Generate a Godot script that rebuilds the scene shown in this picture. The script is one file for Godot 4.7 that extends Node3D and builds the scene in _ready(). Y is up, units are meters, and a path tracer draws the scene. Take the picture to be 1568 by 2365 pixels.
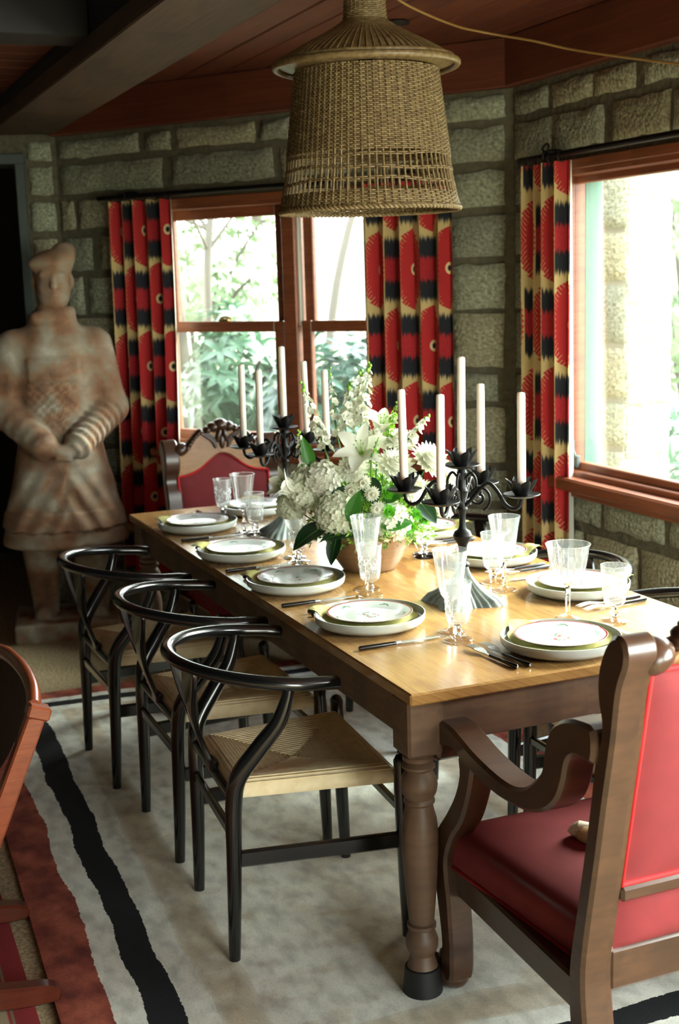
extends Node3D

# ---------------------------------------------------------------- mesh builder
class MB:
	var v := PackedVector3Array()
	var n := PackedVector3Array()
	var t := PackedVector2Array()
	var ix := PackedInt32Array()

	func vert(p: Vector3, nn: Vector3, uv := Vector2.ZERO) -> int:
		v.append(p); n.append(nn); t.append(uv)
		return v.size() - 1

	func tri(a: int, b: int, c: int) -> void:
		ix.append(a); ix.append(b); ix.append(c)

	# flat triangle or quad facing away from point `from` unless from is INF
	func flat(ps: Array, away = null) -> void:
		var p0: Vector3 = ps[0]
		var p1: Vector3 = ps[1]
		var p2: Vector3 = ps[2]
		var nn := (p1 - p0).cross(p2 - p0).normalized()
		var rev := false
		if away != null and nn.dot((p0 + p1 + p2) / 3.0 - (away as Vector3)) < 0.0:
			nn = -nn
			rev = true
		var base := v.size()
		for k in ps.size():
			vert(ps[k], nn, Vector2(k & 1, k >> 1))
		for k in range(1, ps.size() - 1):
			if rev: tri(base, base + k + 1, base + k)
			else: tri(base, base + k, base + k + 1)

	# rows: Array of PackedVector3Array of equal size
	func grid(rows: Array, closed_j := false, flip := false, uvs = null) -> void:
		var R := rows.size()
		var C: int = rows[0].size()
		var base := v.size()
		for i in R:
			var up: PackedVector3Array = rows[mini(i + 1, R - 1)]
			var dn: PackedVector3Array = rows[maxi(i - 1, 0)]
			var row: PackedVector3Array = rows[i]
			for j in C:
				var j1 := j + 1
				var j0 := j - 1
				if closed_j:
					if j1 >= C: j1 = 1
					if j0 < 0: j0 = C - 2
				else:
					j1 = mini(j1, C - 1)
					j0 = maxi(j0, 0)
				var di := up[j] - dn[j]
				var dj := row[j1] - row[j0]
				if dj.length_squared() < 1e-12:
					# pole: use the neighbouring ring
					var other: PackedVector3Array = up if i == 0 else dn
					dj = other[j1] - other[j0]
				var nn := di.cross(dj)
				if nn.length_squared() < 1e-20: nn = Vector3.UP
				nn = nn.normalized()
				if flip: nn = -nn
				var uv := Vector2(float(j) / maxi(C - 1, 1), float(i) / maxi(R - 1, 1))
				if uvs != null: uv = uvs[i][j]
				vert(row[j], nn, uv)
		for i in R - 1:
			for j in C - 1:
				var a := base + i * C + j
				var b := a + C
				if flip:
					tri(a, b + 1, b); tri(a, a + 1, b + 1)
				else:
					tri(a, b, b + 1); tri(a, b + 1, a + 1)

	# make everything since (v0, i0) face outwards, judged by signed volume about its own centre
	func orient(v0: int, i0: int) -> void:
		if v.size() == v0: return
		var c := Vector3.ZERO
		for k in range(v0, v.size()): c += v[k]
		c /= float(v.size() - v0)
		var vol := 0.0
		for k in range(i0, ix.size(), 3):
			vol += (v[ix[k]] - c).dot((v[ix[k + 1]] - c).cross(v[ix[k + 2]] - c))
		if vol < 0.0:
			for k in range(v0, v.size()): n[k] = -n[k]
			for k in range(i0, ix.size(), 3):
				var s := ix[k + 1]
				ix[k + 1] = ix[k + 2]
				ix[k + 2] = s

	# profile: Array of Vector2(radius, y); creases above 32 degrees become hard edges
	func lathe(profile: Array, seg := 24, xf := Transform3D(), crease := 32.0, wob = null) -> void:
		var v0 := v.size()
		var i0 := ix.size()
		var runs := []
		var cur := [profile[0]]
		for k in range(1, profile.size()):
			cur.append(profile[k])
			if k < profile.size() - 1:
				var d0: Vector2 = (profile[k] - profile[k - 1])
				var d1: Vector2 = (profile[k + 1] - profile[k])
				if d0.length() > 1e-7 and d1.length() > 1e-7 and absf(d0.angle_to(d1)) > deg_to_rad(crease):
					runs.append(cur)
					cur = [profile[k]]
		runs.append(cur)
		for r in runs:
			var rows := []
			for p in r:
				var row := PackedVector3Array()
				for j in seg + 1:
					var a := TAU * float(j % seg) / seg
					var rr: float = p.x
					if wob != null: rr *= wob.call(a, p.y)
					row.append(xf * Vector3(cos(a) * rr, p.y, sin(a) * rr))
				rows.append(row)
			grid(rows, true)
		orient(v0, i0)

	# a tube along path; rad: float or Array; squash: scales the second axis; up: first axis hint
	func tube(path: Array, rad, seg := 10, up = null, squash = 1.0, caps := true, square := false) -> void:
		var v0 := v.size()
		var i0 := ix.size()
		var N := path.size()
		var rows := []
		var ax := Vector3.ZERO
		for i in N:
			var tg: Vector3 = (path[mini(i + 1, N - 1)] - path[maxi(i - 1, 0)])
			if tg.length_squared() < 1e-14: tg = Vector3.UP
			tg = tg.normalized()
			if i == 0:
				var hint: Vector3 = up if up != null else (Vector3.UP if absf(tg.y) < 0.9 else Vector3.RIGHT)
				ax = hint - tg * hint.dot(tg)
			elif up != null:
				var u: Vector3 = up - tg * (up as Vector3).dot(tg)
				ax = u if u.length() > 0.15 else ax - tg * ax.dot(tg)
			else:
				ax = ax - tg * ax.dot(tg)
			if ax.length_squared() < 1e-9: ax = tg.cross(Vector3(0.3, 0.5, 0.8))
			ax = ax.normalized()
			var ay := tg.cross(ax)
			var r: float = rad[i] if rad is Array else rad
			var sq: float = squash[i] if squash is Array else squash
			var row := PackedVector3Array()
			for j in seg + 1:
				var a := TAU * float(j % seg) / seg
				if square:
					a += PI / seg
					var m := 1.0 / maxf(absf(cos(a)), absf(sin(a)))
					m = lerpf(1.0, m, 0.82)
					row.append((path[i] as Vector3) + ax * cos(a) * r * m + ay * sin(a) * r * sq * m)
				else:
					row.append((path[i] as Vector3) + ax * cos(a) * r + ay * sin(a) * r * sq)
			rows.append(row)
		grid(rows, true)
		if caps:
			for e in [0, N - 1]:
				var row: PackedVector3Array = rows[e]
				var c := Vector3.ZERO
				for j in seg: c += row[j]
				c /= seg
				var dirn: Vector3 = (path[0] - path[1]) if e == 0 else (path[N - 1] - path[N - 2])
				dirn = dirn.normalized()
				var b := vert(c, dirn)
				for j in seg: vert(row[j], dirn)
				for j in seg:
					var j2 := (j + 1) % seg
					if e == 0: tri(b, b + 1 + j2, b + 1 + j)
					else: tri(b, b + 1 + j, b + 1 + j2)
		orient(v0, i0)

	# chamfered box, size full extents
	func box(xf: Transform3D, size: Vector3, bev := 0.004) -> void:
		var h := size * 0.5
		var b := minf(bev, minf(h.x, minf(h.y, h.z)) * 0.9)
		var c := xf.origin
		var P := func(s: Vector3, axis: int) -> Vector3:
			var q := Vector3(s.x * (h.x - b), s.y * (h.y - b), s.z * (h.z - b))
			q[axis] = s[axis] * h[axis]
			return xf * q
		for axis in 3:
			var a1 := (axis + 1) % 3
			var a2 := (axis + 2) % 3
			for sg in [-1.0, 1.0]:
				var ps := []
				for q in [[-1.0, -1.0], [1.0, -1.0], [1.0, 1.0], [-1.0, 1.0]]:
					var s := Vector3.ZERO
					s[axis] = sg
					s[a1] = q[0]
					s[a2] = q[1]
					ps.append(P.call(s, axis))
				flat(ps, c)
				# edges between axis and a1
				for sg2 in [-1.0, 1.0]:
					var s1 := Vector3.ZERO
					s1[axis] = sg
					s1[a1] = sg2
					s1[a2] = -1.0
					var s2 := s1
					s2[a2] = 1.0
					flat([P.call(s1, axis), P.call(s2, axis), P.call(s2, a1), P.call(s1, a1)], c)
		for sx in [-1.0, 1.0]:
			for sy in [-1.0, 1.0]:
				for sz in [-1.0, 1.0]:
					var s := Vector3(sx, sy, sz)
					flat([P.call(s, 0), P.call(s, 1), P.call(s, 2)], c)

	# closed outline in local xy extruded along local z, with chamfers
	func prism(poly: PackedVector2Array, depth: float, xf := Transform3D(), bev := 0.004, crease := 35.0) -> void:
		var v0 := v.size()
		var i0 := ix.size()
		var pl := poly
		if Geometry2D.is_polygon_clockwise(pl):
			pl = poly.duplicate()
			pl.reverse()
		var N := pl.size()
		var inset := PackedVector2Array()
		for i in N:
			var e0 := (pl[i] - pl[(i + N - 1) % N]).normalized()
			var e1 := (pl[(i + 1) % N] - pl[i]).normalized()
			var m := Vector2(-e0.y - e1.y, e0.x + e1.x)
			m = m.normalized() / maxf(0.4, cos(e0.angle_to(e1) * 0.5))
			inset.append(pl[i] + m * bev)
		var tris := Geometry2D.triangulate_polygon(inset)
		var hz := depth * 0.5
		for sg in [-1.0, 1.0]:
			var nn := (xf.basis * Vector3(0, 0, sg)).normalized()
			var base := v.size()
			for q in inset: vert(xf * Vector3(q.x, q.y, sg * hz), nn, q)
			for k in range(0, tris.size(), 3):
				var a := base + tris[k]
				var b := base + tris[k + 1]
				var c := base + tris[k + 2]
				if (v[b] - v[a]).cross(v[c] - v[a]).dot(nn) < 0.0: tri(a, c, b)
				else: tri(a, b, c)
		# sides in rings, split at creases
		var ring := [[inset, -hz], [pl, -hz + bev], [pl, hz - bev], [inset, hz]]
		for i in N:
			var i2 := (i + 1) % N
			var d := (pl[i2] - pl[i]).normalized()
			var out := Vector2(d.y, -d.x)
			var na := out
			var nb := out
			var dp := (pl[i] - pl[(i + N - 1) % N]).normalized()
			var dn := (pl[(i + 2) % N] - pl[i2]).normalized()
			if absf(dp.angle_to(d)) < deg_to_rad(crease): na = (out + Vector2(dp.y, -dp.x)).normalized()
			if absf(d.angle_to(dn)) < deg_to_rad(crease): nb = (out + Vector2(dn.y, -dn.x)).normalized()
			for k in 3:
				var z0: float = ring[k][1]
				var z1: float = ring[k + 1][1]
				var tilt := 0.0 if k == 1 else (-0.8 if k == 0 else 0.8)
				var n1 := (xf.basis * Vector3(na.x, na.y, tilt)).normalized()
				var n2 := (xf.basis * Vector3(nb.x, nb.y, tilt)).normalized()
				var A: Vector2 = ring[k][0][i]
				var B: Vector2 = ring[k][0][i2]
				var C: Vector2 = ring[k + 1][0][i2]
				var D: Vector2 = ring[k + 1][0][i]
				var b0 := vert(xf * Vector3(A.x, A.y, z0), n1, Vector2(A.x, A.y))
				vert(xf * Vector3(B.x, B.y, z0), n2, Vector2(B.x, B.y))
				vert(xf * Vector3(C.x, C.y, z1), n2, Vector2(C.x, C.y))
				vert(xf * Vector3(D.x, D.y, z1), n1, Vector2(D.x, D.y))
				tri(b0, b0 + 1, b0 + 2); tri(b0, b0 + 2, b0 + 3)
		orient(v0, i0)

	func ball(c: Vector3, r: Vector3, seg := 12, rings := 8, basis := Basis()) -> void:
		var prof := []
		for k in rings + 1:
			var a := PI * k / rings - PI / 2
			prof.append(Vector2(cos(a) if k > 0 and k < rings else 0.0, sin(a)))
		lathe(prof, seg, Transform3D(basis * Basis.from_scale(r), c), 179.0)

	func join(o: MB, xf: Transform3D) -> void:
		var base := v.size()
		var nb := xf.basis.inverse().transposed()
		for k in o.v.size():
			vert(xf * o.v[k], (nb * o.n[k]).normalized(), o.t[k])
		var neg := xf.basis.determinant() < 0.0
		for k in range(0, o.ix.size(), 3):
			if neg: tri(base + o.ix[k], base + o.ix[k + 2], base + o.ix[k + 1])
			else: tri(base + o.ix[k], base + o.ix[k + 1], base + o.ix[k + 2])

	func mesh(mat: Material) -> ArrayMesh:
		var a := []
		a.resize(Mesh.ARRAY_MAX)
		var rev := PackedInt32Array()
		rev.resize(ix.size())
		for k in range(0, ix.size(), 3):
			rev[k] = ix[k]
			rev[k + 1] = ix[k + 2]
			rev[k + 2] = ix[k + 1]
		a[Mesh.ARRAY_VERTEX] = v
		a[Mesh.ARRAY_NORMAL] = n
		a[Mesh.ARRAY_TEX_UV] = t
		a[Mesh.ARRAY_INDEX] = rev
		var m := ArrayMesh.new()
		m.add_surface_from_arrays(Mesh.PRIMITIVE_TRIANGLES, a)
		m.surface_set_material(0, mat)
		return m

# ---------------------------------------------------------------- naming and tagging
var counts := {}

func numbered(base: String) -> String:
	var k: int = counts.get(base, 0)
	counts[base] = k + 1
	return base if k == 0 else "%s_%03d" % [base, k]

func tag(o: Node, label := "", category := "", group := "", kind := "") -> Node:
	if label: o.set_meta("label", label)
	if category: o.set_meta("category", category)
	if group: o.set_meta("group", group)
	if kind: o.set_meta("kind", kind)
	return o

func thing(called: String, label: String, category: String, at := Vector3.ZERO, turn := 0.0, group := "") -> Node3D:
	var o := Node3D.new()
	o.name = numbered(called)
	add_child(o, true)
	o.position = at
	o.rotation.y = turn
	tag(o, label, category, group)
	return o

func put(called: String, m: Mesh, parent: Node = null) -> MeshInstance3D:
	var o := MeshInstance3D.new()
	if parent == null:
		o.name = numbered(called)
		add_child(o, true)
	else:
		var k := 0
		var nm := called
		while parent.has_node(NodePath(nm)):
			k += 1
			nm = "%s_%03d" % [called, k]
		o.name = nm
		parent.add_child(o, true)
	o.mesh = m
	return o

func part(called: String, mb: MB, mat: Material, parent: Node) -> MeshInstance3D:
	return put(called, mb.mesh(mat), parent)

func struct(called: String, mb: MB, mat: Material) -> MeshInstance3D:
	var o := put(called, mb.mesh(mat))
	o.set_meta("kind", "structure")
	return o

func dup(o: Node3D, called: String, label: String, at: Vector3, turn := 0.0) -> Node3D:
	var c: Node3D = o.duplicate()
	c.name = numbered(called)
	add_child(c, true)
	c.position = at
	c.rotation = Vector3(0, turn, 0)
	if label: c.set_meta("label", label)
	return c

func spline(pts: Array, per := 8) -> Array:
	var out := []
	var N := pts.size()
	for i in N - 1:
		var p0 = pts[maxi(i - 1, 0)]
		var p1 = pts[i]
		var p2 = pts[i + 1]
		var p3 = pts[mini(i + 2, N - 1)]
		for k in per:
			var t := float(k) / per
			var t2 := t * t
			var t3 := t2 * t
			out.append((p1 * 2.0 + (p2 - p0) * t + (p0 * 2.0 - p1 * 5.0 + p2 * 4.0 - p3) * t2 + (p1 * 3.0 - p0 - p2 * 3.0 + p3) * t3) * 0.5)
	out.append(pts[N - 1])
	return out

func sampled(a: Array, count: int) -> Array:   # a list of numbers resampled to count entries
	var out := []
	for i in count:
		var f := float(i) / maxi(count - 1, 1) * (a.size() - 1)
		var k := mini(int(f), a.size() - 2)
		out.append(lerpf(a[k], a[k + 1], f - k))
	return out

func T(o: Vector3, b := Basis()) -> Transform3D:
	return Transform3D(b, o)

func V2(a: Array) -> Array:   # flat list to Vector2 list
	var out := []
	for k in range(0, a.size(), 2): out.append(Vector2(a[k], a[k + 1]))
	return out

func outline(a: Array, per := 6) -> PackedVector2Array:   # smooth closed outline through a flat list
	var p := V2(a)
	var N := p.size()
	var out := PackedVector2Array()
	for i in N:
		var p0: Vector2 = p[(i + N - 1) % N]
		var p1: Vector2 = p[i]
		var p2: Vector2 = p[(i + 1) % N]
		var p3: Vector2 = p[(i + 2) % N]
		for k in per:
			var t := float(k) / per
			out.append((p1 * 2.0 + (p2 - p0) * t + (p0 * 2.0 - p1 * 5.0 + p2 * 4.0 - p3) * t * t + (p1 * 3.0 - p0 - p2 * 3.0 + p3) * t * t * t) * 0.5)
	return out

# frame whose y axis is d
func along(d: Vector3, o := Vector3.ZERO, roll := 0.0) -> Transform3D:
	var y := d.normalized()
	var h := Vector3.RIGHT if absf(y.x) < 0.8 else Vector3.FORWARD
	var z := h.cross(y).normalized()
	var x := y.cross(z)
	return Transform3D(Basis(x, y, z) * Basis(Vector3.UP, roll), o)

# ---------------------------------------------------------------- materials
var M := {}

func ramp(cols: Array) -> Gradient:
	var g := Gradient.new()
	var off := PackedFloat32Array()
	var cc := PackedColorArray()
	for k in range(0, cols.size(), 2):
		off.append(cols[k])
		cc.append(cols[k + 1])
	g.offsets = off
	g.colors = cc
	return g

func noise_tex(size: int, freq: float, cols, oct := 4, seed_ := 1, typ := FastNoiseLite.TYPE_SIMPLEX_SMOOTH) -> NoiseTexture2D:
	var n := FastNoiseLite.new()
	n.seed = seed_
	n.frequency = freq
	n.noise_type = typ
	n.fractal_octaves = oct
	var t := NoiseTexture2D.new()
	t.width = size
	t.height = size
	t.seamless = true
	t.noise = n
	if cols != null: t.color_ramp = ramp(cols)
	return t

func flatmat(c: Color, rough := 0.6, metal := 0.0) -> StandardMaterial3D:
	var m := StandardMaterial3D.new()
	m.albedo_color = c
	m.roughness = rough
	m.metallic = metal
	return m

func triplanar(m: StandardMaterial3D, scale: Vector3, world := false) -> StandardMaterial3D:
	m.uv1_triplanar = true
	m.uv1_world_triplanar = world
	m.uv1_scale = scale
	return m

func bump(m: StandardMaterial3D, tex: Texture2D, cm: float) -> StandardMaterial3D:
	m.heightmap_enabled = true
	m.heightmap_texture = tex
	m.heightmap_scale = cm
	return m

func img_tex(w: int, h: int, f: Callable) -> ImageTexture:
	var by := PackedByteArray()
	by.resize(w * h * 4)
	var k := 0
	for y in h:
		for x in w:
			var c: Color = f.call(x, y)
			by[k] = clampi(int(c.r * 255.0 + 0.5), 0, 255)
			by[k + 1] = clampi(int(c.g * 255.0 + 0.5), 0, 255)
			by[k + 2] = clampi(int(c.b * 255.0 + 0.5), 0, 255)
			by[k + 3] = clampi(int(c.a * 255.0 + 0.5), 0, 255)
			k += 4
	return ImageTexture.create_from_image(Image.create_from_data(w, h, false, Image.FORMAT_RGBA8, by))

func C(r: int, g: int, b: int, a := 255) -> Color:
	return Color8(r, g, b, a)

func wood_tex(w: int, h: int, a: Color, b: Color, d: Color, seed_: int, blotch := 0.5) -> ImageTexture:
	# grain runs along x
	var n1 := FastNoiseLite.new()
	n1.seed = seed_
	n1.frequency = 0.02
	var n2 := FastNoiseLite.new()
	n2.seed = seed_ + 7
	n2.frequency = 0.012
	n2.fractal_octaves = 3
	return img_tex(w, h, func(x, y):
		var wv := n2.get_noise_2d(x * 0.6, y * 1.5) * 14.0
		var g := n1.get_noise_2d(x * 0.12, (y + wv) * 4.0)
		var g2 := n1.get_noise_2d(x * 0.5 + 300.0, y * 16.0)
		var bl := n2.get_noise_2d(x * 0.7 + 90.0, y * 1.1 + 400.0)
		var c := a.lerp(b, clampf(0.5 + g * 0.9, 0, 1))
		c = c.lerp(d, clampf(g2 * 0.55 + 0.08, 0, 0.5))
		return c.lerp(d, clampf(bl * blotch, 0, 0.6)))

# ---------------------------------------------------------------- scene
const C1 := Vector3(2.75, 0, -4.70)          # corner between the two window walls
const XL := Vector3(0.5878, 0, 0.8090)       # along the left window wall, towards the corner
const XR := Vector3(0, 0, 1)                 # along the right window wall, towards the camera
const X3 := Vector3(0.9511, 0, 0.3090)
var FL: Transform3D
var FR: Transform3D
var F3: Transform3D
const TABLE_TOP := 0.76
var rng := RandomNumberGenerator.new()

func wall_frame(o: Vector3, x: Vector3) -> Transform3D:
	return Transform3D(Basis(x, Vector3.UP, x.cross(Vector3.UP)), o)

func _ready() -> void:
	rng.seed = 20240611
	var cam := Camera3D.new()
	cam.name = "camera"
	add_child(cam)
	cam.transform = Transform3D(Basis(Vector3(0.92122, -0.03000, 0.38788), Vector3(0.09662, 0.98343, -0.15339), Vector3(-0.37685, 0.17878, 0.90886)), Vector3(0, 1.66, 0))
	cam.fov = 42.87
	cam.near = 0.05
	cam.far = 200.0
	cam.current = true
	# a 35 mm film lens: focus on the front half of the table
	var att := CameraAttributesPhysical.new()
	att.frustum_focal_length = 12.0 / tan(deg_to_rad(42.87 / 2.0))
	att.frustum_near = 0.05
	att.frustum_far = 200.0
	att.frustum_focus_distance = 3.1
	att.exposure_aperture = 3.2
	cam.attributes = att

	var sky := ProceduralSkyMaterial.new()
	sky.sky_top_color = Color(0.93, 0.98, 1.0)
	sky.sky_horizon_color = Color(0.97, 1.0, 0.95)
	sky.ground_bottom_color = Color(0.55, 0.6, 0.5)
	sky.ground_horizon_color = Color(0.9, 0.95, 0.88)
	sky.sun_angle_max = 1.0
	var env := Environment.new()
	env.background_mode = Environment.BG_SKY
	env.sky = Sky.new()
	env.sky.sky_material = sky
	env.background_energy_multiplier = 14.0
	env.tonemap_mode = Environment.TONE_MAPPER_LINEAR
	env.tonemap_exposure = 1.36
	env.sdfgi_enabled = true
	env.ssao_enabled = true
	env.ssil_enabled = true
	var we := WorldEnvironment.new()
	we.name = "environment"
	we.environment = env
	add_child(we)

	# daylight through the glazing out of view: the terrace doors behind the camera and the second east window
	area("terrace_daylight", Vector3(1.75, 1.15, 2.25), Vector3(0, 0, -1), Vector2(1.6, 2.0), 5.0)
	area("east_daylight", Vector3(2.98, 1.45, -0.3), Vector3(-1, 0, 0), Vector2(2.4, 1.1), 35.0)
	# hazy sun: a very soft disc high in the east
	var sun := DirectionalLight3D.new()
	sun.name = "hazy_sun"
	sun.light_color = Color(0.97, 1.0, 0.93)
	sun.light_energy = 5.5
	sun.light_angular_distance = 40.0
	sun.shadow_enabled = true
	sun.sky_mode = DirectionalLight3D.SKY_MODE_LIGHT_ONLY
	add_child(sun)
	sun.look_at_from_position(Vector3.ZERO, Vector3(-0.8, -0.5, 0.15))

	FL = wall_frame(C1, XL)
	FR = wall_frame(C1, XR)
	F3 = wall_frame(C1 - XL * 2.45, X3)
	make_materials()
	build_room()
	build_windows()
	build_outside()
	build_floor()
	build_furniture()
	build_tabletop()
	build_flowers()
	build_lamp()
	build_statue()

func area(called: String, at: Vector3, dir: Vector3, size: Vector2, energy: float) -> void:
	var l := AreaLight3D.new()
	l.name = called
	l.area_size = size
	l.light_energy = energy
	l.light_color = Color(0.97, 1.0, 0.96)
	l.area_range = 12.0
	l.shadow_enabled = true
	add_child(l)
	l.look_at_from_position(at, at + dir, Vector3.UP)

func make_materials() -> void:
	var speck := noise_tex(256, 0.09, [0.0, Color(0.42, 0.40, 0.34), 0.38, Color(0.58, 0.56, 0.48), 0.55, Color(0.69, 0.67, 0.58), 0.8, Color(0.80, 0.77, 0.68), 1.0, Color(0.90, 0.87, 0.80)], 5, 3)
	var rough_b := noise_tex(256, 0.05, null, 5, 9)
	M.stones = []
	for c in [Color(0.94, 0.98, 0.96), Color(0.88, 0.91, 0.89), Color(0.96, 0.96, 0.91), Color(0.84, 0.87, 0.86), Color(0.94, 0.94, 0.88)]:
		var m := flatmat(c, 0.95)
		m.albedo_texture = speck
		triplanar(m, Vector3(2.6, 2.6, 2.6), true)
		bump(m, rough_b, 0.7)
		M.stones.append(m)
	var mp := flatmat(Color(0.66, 0.64, 0.57), 0.98)
	M.pier_mortar = mp
	var mo := flatmat(Color(0.45, 0.42, 0.335), 0.98)
	mo.albedo_texture = noise_tex(256, 0.06, [0.0, Color(0.72, 0.72, 0.72), 1.0, Color(1, 1, 1)], 4, 5)
	triplanar(mo, Vector3(2, 2, 2), true)
	bump(mo, rough_b, 0.4)
	M.mortar = mo
	# woods
	var red := flatmat(Color(1, 1, 1), 0.42)
	red.albedo_texture = wood_tex(256, 128, C(128, 68, 40), C(148, 84, 50), C(82, 42, 26), 11)
	M.trim = red
	triplanar(red, Vector3(1.2, 3.0, 3.0))
	var ceil := flatmat(Color(1, 1, 1), 0.5)
	ceil.albedo_texture = wood_tex(256, 256, C(98, 46, 29), C(116, 60, 36), C(64, 30, 20), 21)
	M.ceiling = ceil
	var bm := flatmat(Color(1, 1, 1), 0.7)
	bm.albedo_texture = wood_tex(256, 128, C(74, 54, 40), C(88, 66, 48), C(42, 30, 24), 31, 0.9)
	M.beam = bm
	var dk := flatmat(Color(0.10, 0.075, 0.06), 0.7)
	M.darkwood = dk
	var pine := flatmat(Color(1, 1, 1), 0.3)
	pine.albedo_texture = wood_tex(1024, 768, C(162, 120, 68), C(180, 142, 84), C(112, 74, 42), 41, 0.55)
	pine.roughness_texture = noise_tex(256, 0.02, [0.0, Color(0.7, 0.7, 0.7), 1.0, Color(1, 1, 1)], 3, 6)
	bump(pine, noise_tex(256, 0.02, null, 3, 8), 0.12)
	pine.clearcoat_enabled = true
	pine.clearcoat = 0.5
	pine.clearcoat_roughness = 0.16
	M.pine = pine
	var leg := flatmat(Color(1, 1, 1), 0.5)
	leg.albedo_texture = wood_tex(256, 128, C(94, 70, 52), C(108, 82, 60), C(58, 42, 32), 51, 0.8)
	triplanar(leg, Vector3(2.5, 1.2, 2.5))
	M.tableleg = leg
	var oak := flatmat(Color(1, 1, 1), 0.3)
	oak.albedo_texture = wood_tex(256, 128, C(62, 40, 27), C(76, 50, 33), C(36, 23, 17), 61, 0.5)
	triplanar(oak, Vector3(3, 1.4, 3))
	oak.clearcoat_enabled = true
	oak.clearcoat = 0.3
	oak.clearcoat_roughness = 0.25
	M.oak = oak
	var oakl := oak.duplicate()
	oakl.albedo_texture = wood_tex(256, 128, C(150, 108, 68), C(168, 124, 80), C(112, 76, 46), 63, 0.4)
	M.oaklight = oakl
	var org := flatmat(Color(1, 1, 1), 0.3)
	org.albedo_texture = wood_tex(256, 128, C(140, 64, 34), C(156, 78, 42), C(96, 42, 24), 71, 0.5)
	triplanar(org, Vector3(3, 3, 1.4))
	org.clearcoat_enabled = true
	org.clearcoat = 0.4
	org.clearcoat_roughness = 0.2
	M.orange = org
	var mah := org.duplicate()
	mah.albedo_color = Color(0.55, 0.48, 0.48)
	M.mahogany = mah
	M.leather = flatmat(Color(0.24, 0.13, 0.10), 0.55)
	bump(M.leather, rough_b, 0.1)
	triplanar(M.leather, Vector3(4, 4, 4))
	M.black = flatmat(Color(0.035, 0.038, 0.042), 0.22)
	M.black.clearcoat_enabled = true
	M.black.clearcoat = 0.6
	M.black.clearcoat_roughness = 0.15
	M.iron = flatmat(Color(0.045, 0.045, 0.048), 0.48, 0.4)
	M.rubber = flatmat(Color(0.03, 0.032, 0.036), 0.6)
	M.pewter = flatmat(Color(1, 1, 1), 0.45, 0.1)
	M.pewter.albedo_texture = noise_tex(128, 0.03, [0.0, Color(0.32, 0.36, 0.34), 0.6, Color(0.48, 0.52, 0.49), 1.0, Color(0.62, 0.65, 0.62)], 3, 12)
	triplanar(M.pewter, Vector3(6, 6, 6))
	# fabrics
	var red_n := noise_tex(256, 0.02, [0.0, Color(0.88, 0.86, 0.88), 1.0, Color(1, 1, 1)], 4, 15)
	var weave := img_tex(64, 64, func(x, y):
		var a := 0.5 + 0.5 * sin(x * TAU / 4.0) * sin(y * TAU / 4.0)
		return Color(a, a, a))
	var rf := flatmat(Color(0.47, 0.115, 0.125), 0.85)
	rf.albedo_texture = red_n
	triplanar(rf, Vector3(2, 2, 2))
	rf.rim_enabled = true
	rf.rim = 0.35
	rf.rim_tint = 0.8
	M.redfab = rf
	M.piping = flatmat(Color(0.72, 0.06, 0.07), 0.8)
	var cord := flatmat(Color(1, 1, 1), 0.8)
	cord.albedo_texture = noise_tex(256, 0.03, [0.0, Color(0.88, 0.79, 0.61), 1.0, Color(0.98, 0.91, 0.76)], 4, 18)
	triplanar(cord, Vector3(3, 3, 3))
	M.cord = cord
	var sis := flatmat(Color(1, 1, 1), 0.95)
	sis.albedo_texture = noise_tex(512, 0.08, [0.0, Color(0.46, 0.40, 0.30), 0.5, Color(0.63, 0.56, 0.43), 1.0, Color(0.78, 0.71, 0.57)], 3, 22)
	triplanar(sis, Vector3(1.6, 1.6, 1.6), true)
	bump(sis, noise_tex(256, 0.15, null, 2, 23), 0.12)
	M.sisal = sis
	M.pile = noise_tex(512, 0.06, null, 4, 24)
	M.green = flatmat(Color(0.20, 0.37, 0.30), 0.6)
	M.lining_grey = flatmat(Color(0.66, 0.64, 0.58), 0.5)
	M.galv = flatmat(Color(0.30, 0.33, 0.32), 0.6)
	var gl := flatmat(Color(1, 1, 1, 0.04), 0.02)
	gl.transparency = BaseMaterial3D.TRANSPARENCY_ALPHA
	M.pane = gl
	var gs := flatmat(Color(1, 1, 1, 0.0), 0.02)
	gs.refraction_enabled = true
	gs.refraction_scale = 0.05
	gs.transparency = BaseMaterial3D.TRANSPARENCY_ALPHA
	M.crystal = gs
	M.porcelain = flatmat(Color(0.76, 0.78, 0.745), 0.18)
	var gb := flatmat(Color(0.95, 0.98, 0.97, 0.11), 0.03)
	gb.transparency = BaseMaterial3D.TRANSPARENCY_ALPHA
	M.glass_bowl = gb
	M.porcelain.clearcoat_enabled = true
	M.porcelain.clearcoat = 0.5
	M.porcelain.clearcoat_roughness = 0.08
	M.wax = flatmat(Color(0.93, 0.91, 0.85), 0.5)
	M.wax.subsurf_scatter_enabled = true
	M.wax.subsurf_scatter_strength = 0.25
	M.napkin = flatmat(Color(0.73, 0.71, 0.44), 0.9)
	M.steel = flatmat(Color(0.80, 0.81, 0.80), 0.42, 0.9)
	M.brass = flatmat(Color(0.62, 0.52, 0.30), 0.4, 0.8)

# ---------------------------------------------------------------- room shell
# boxes of a wall with openings [x0, x1, y0, y1], local frame x along, y up, z into the room
func wall_boxes(mb: MB, x0: float, x1: float, h: float, opens: Array, thick := 0.3) -> void:
	var xs := x0
	for o in opens:
		seg(mb, xs, o[0], 0.0, h, thick)
		seg(mb, o[0], o[1], 0.0, o[2], thick)
		seg(mb, o[0], o[1], o[3], h, thick)
		xs = o[1]
	seg(mb, xs, x1, 0.0, h, thick)

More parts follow.
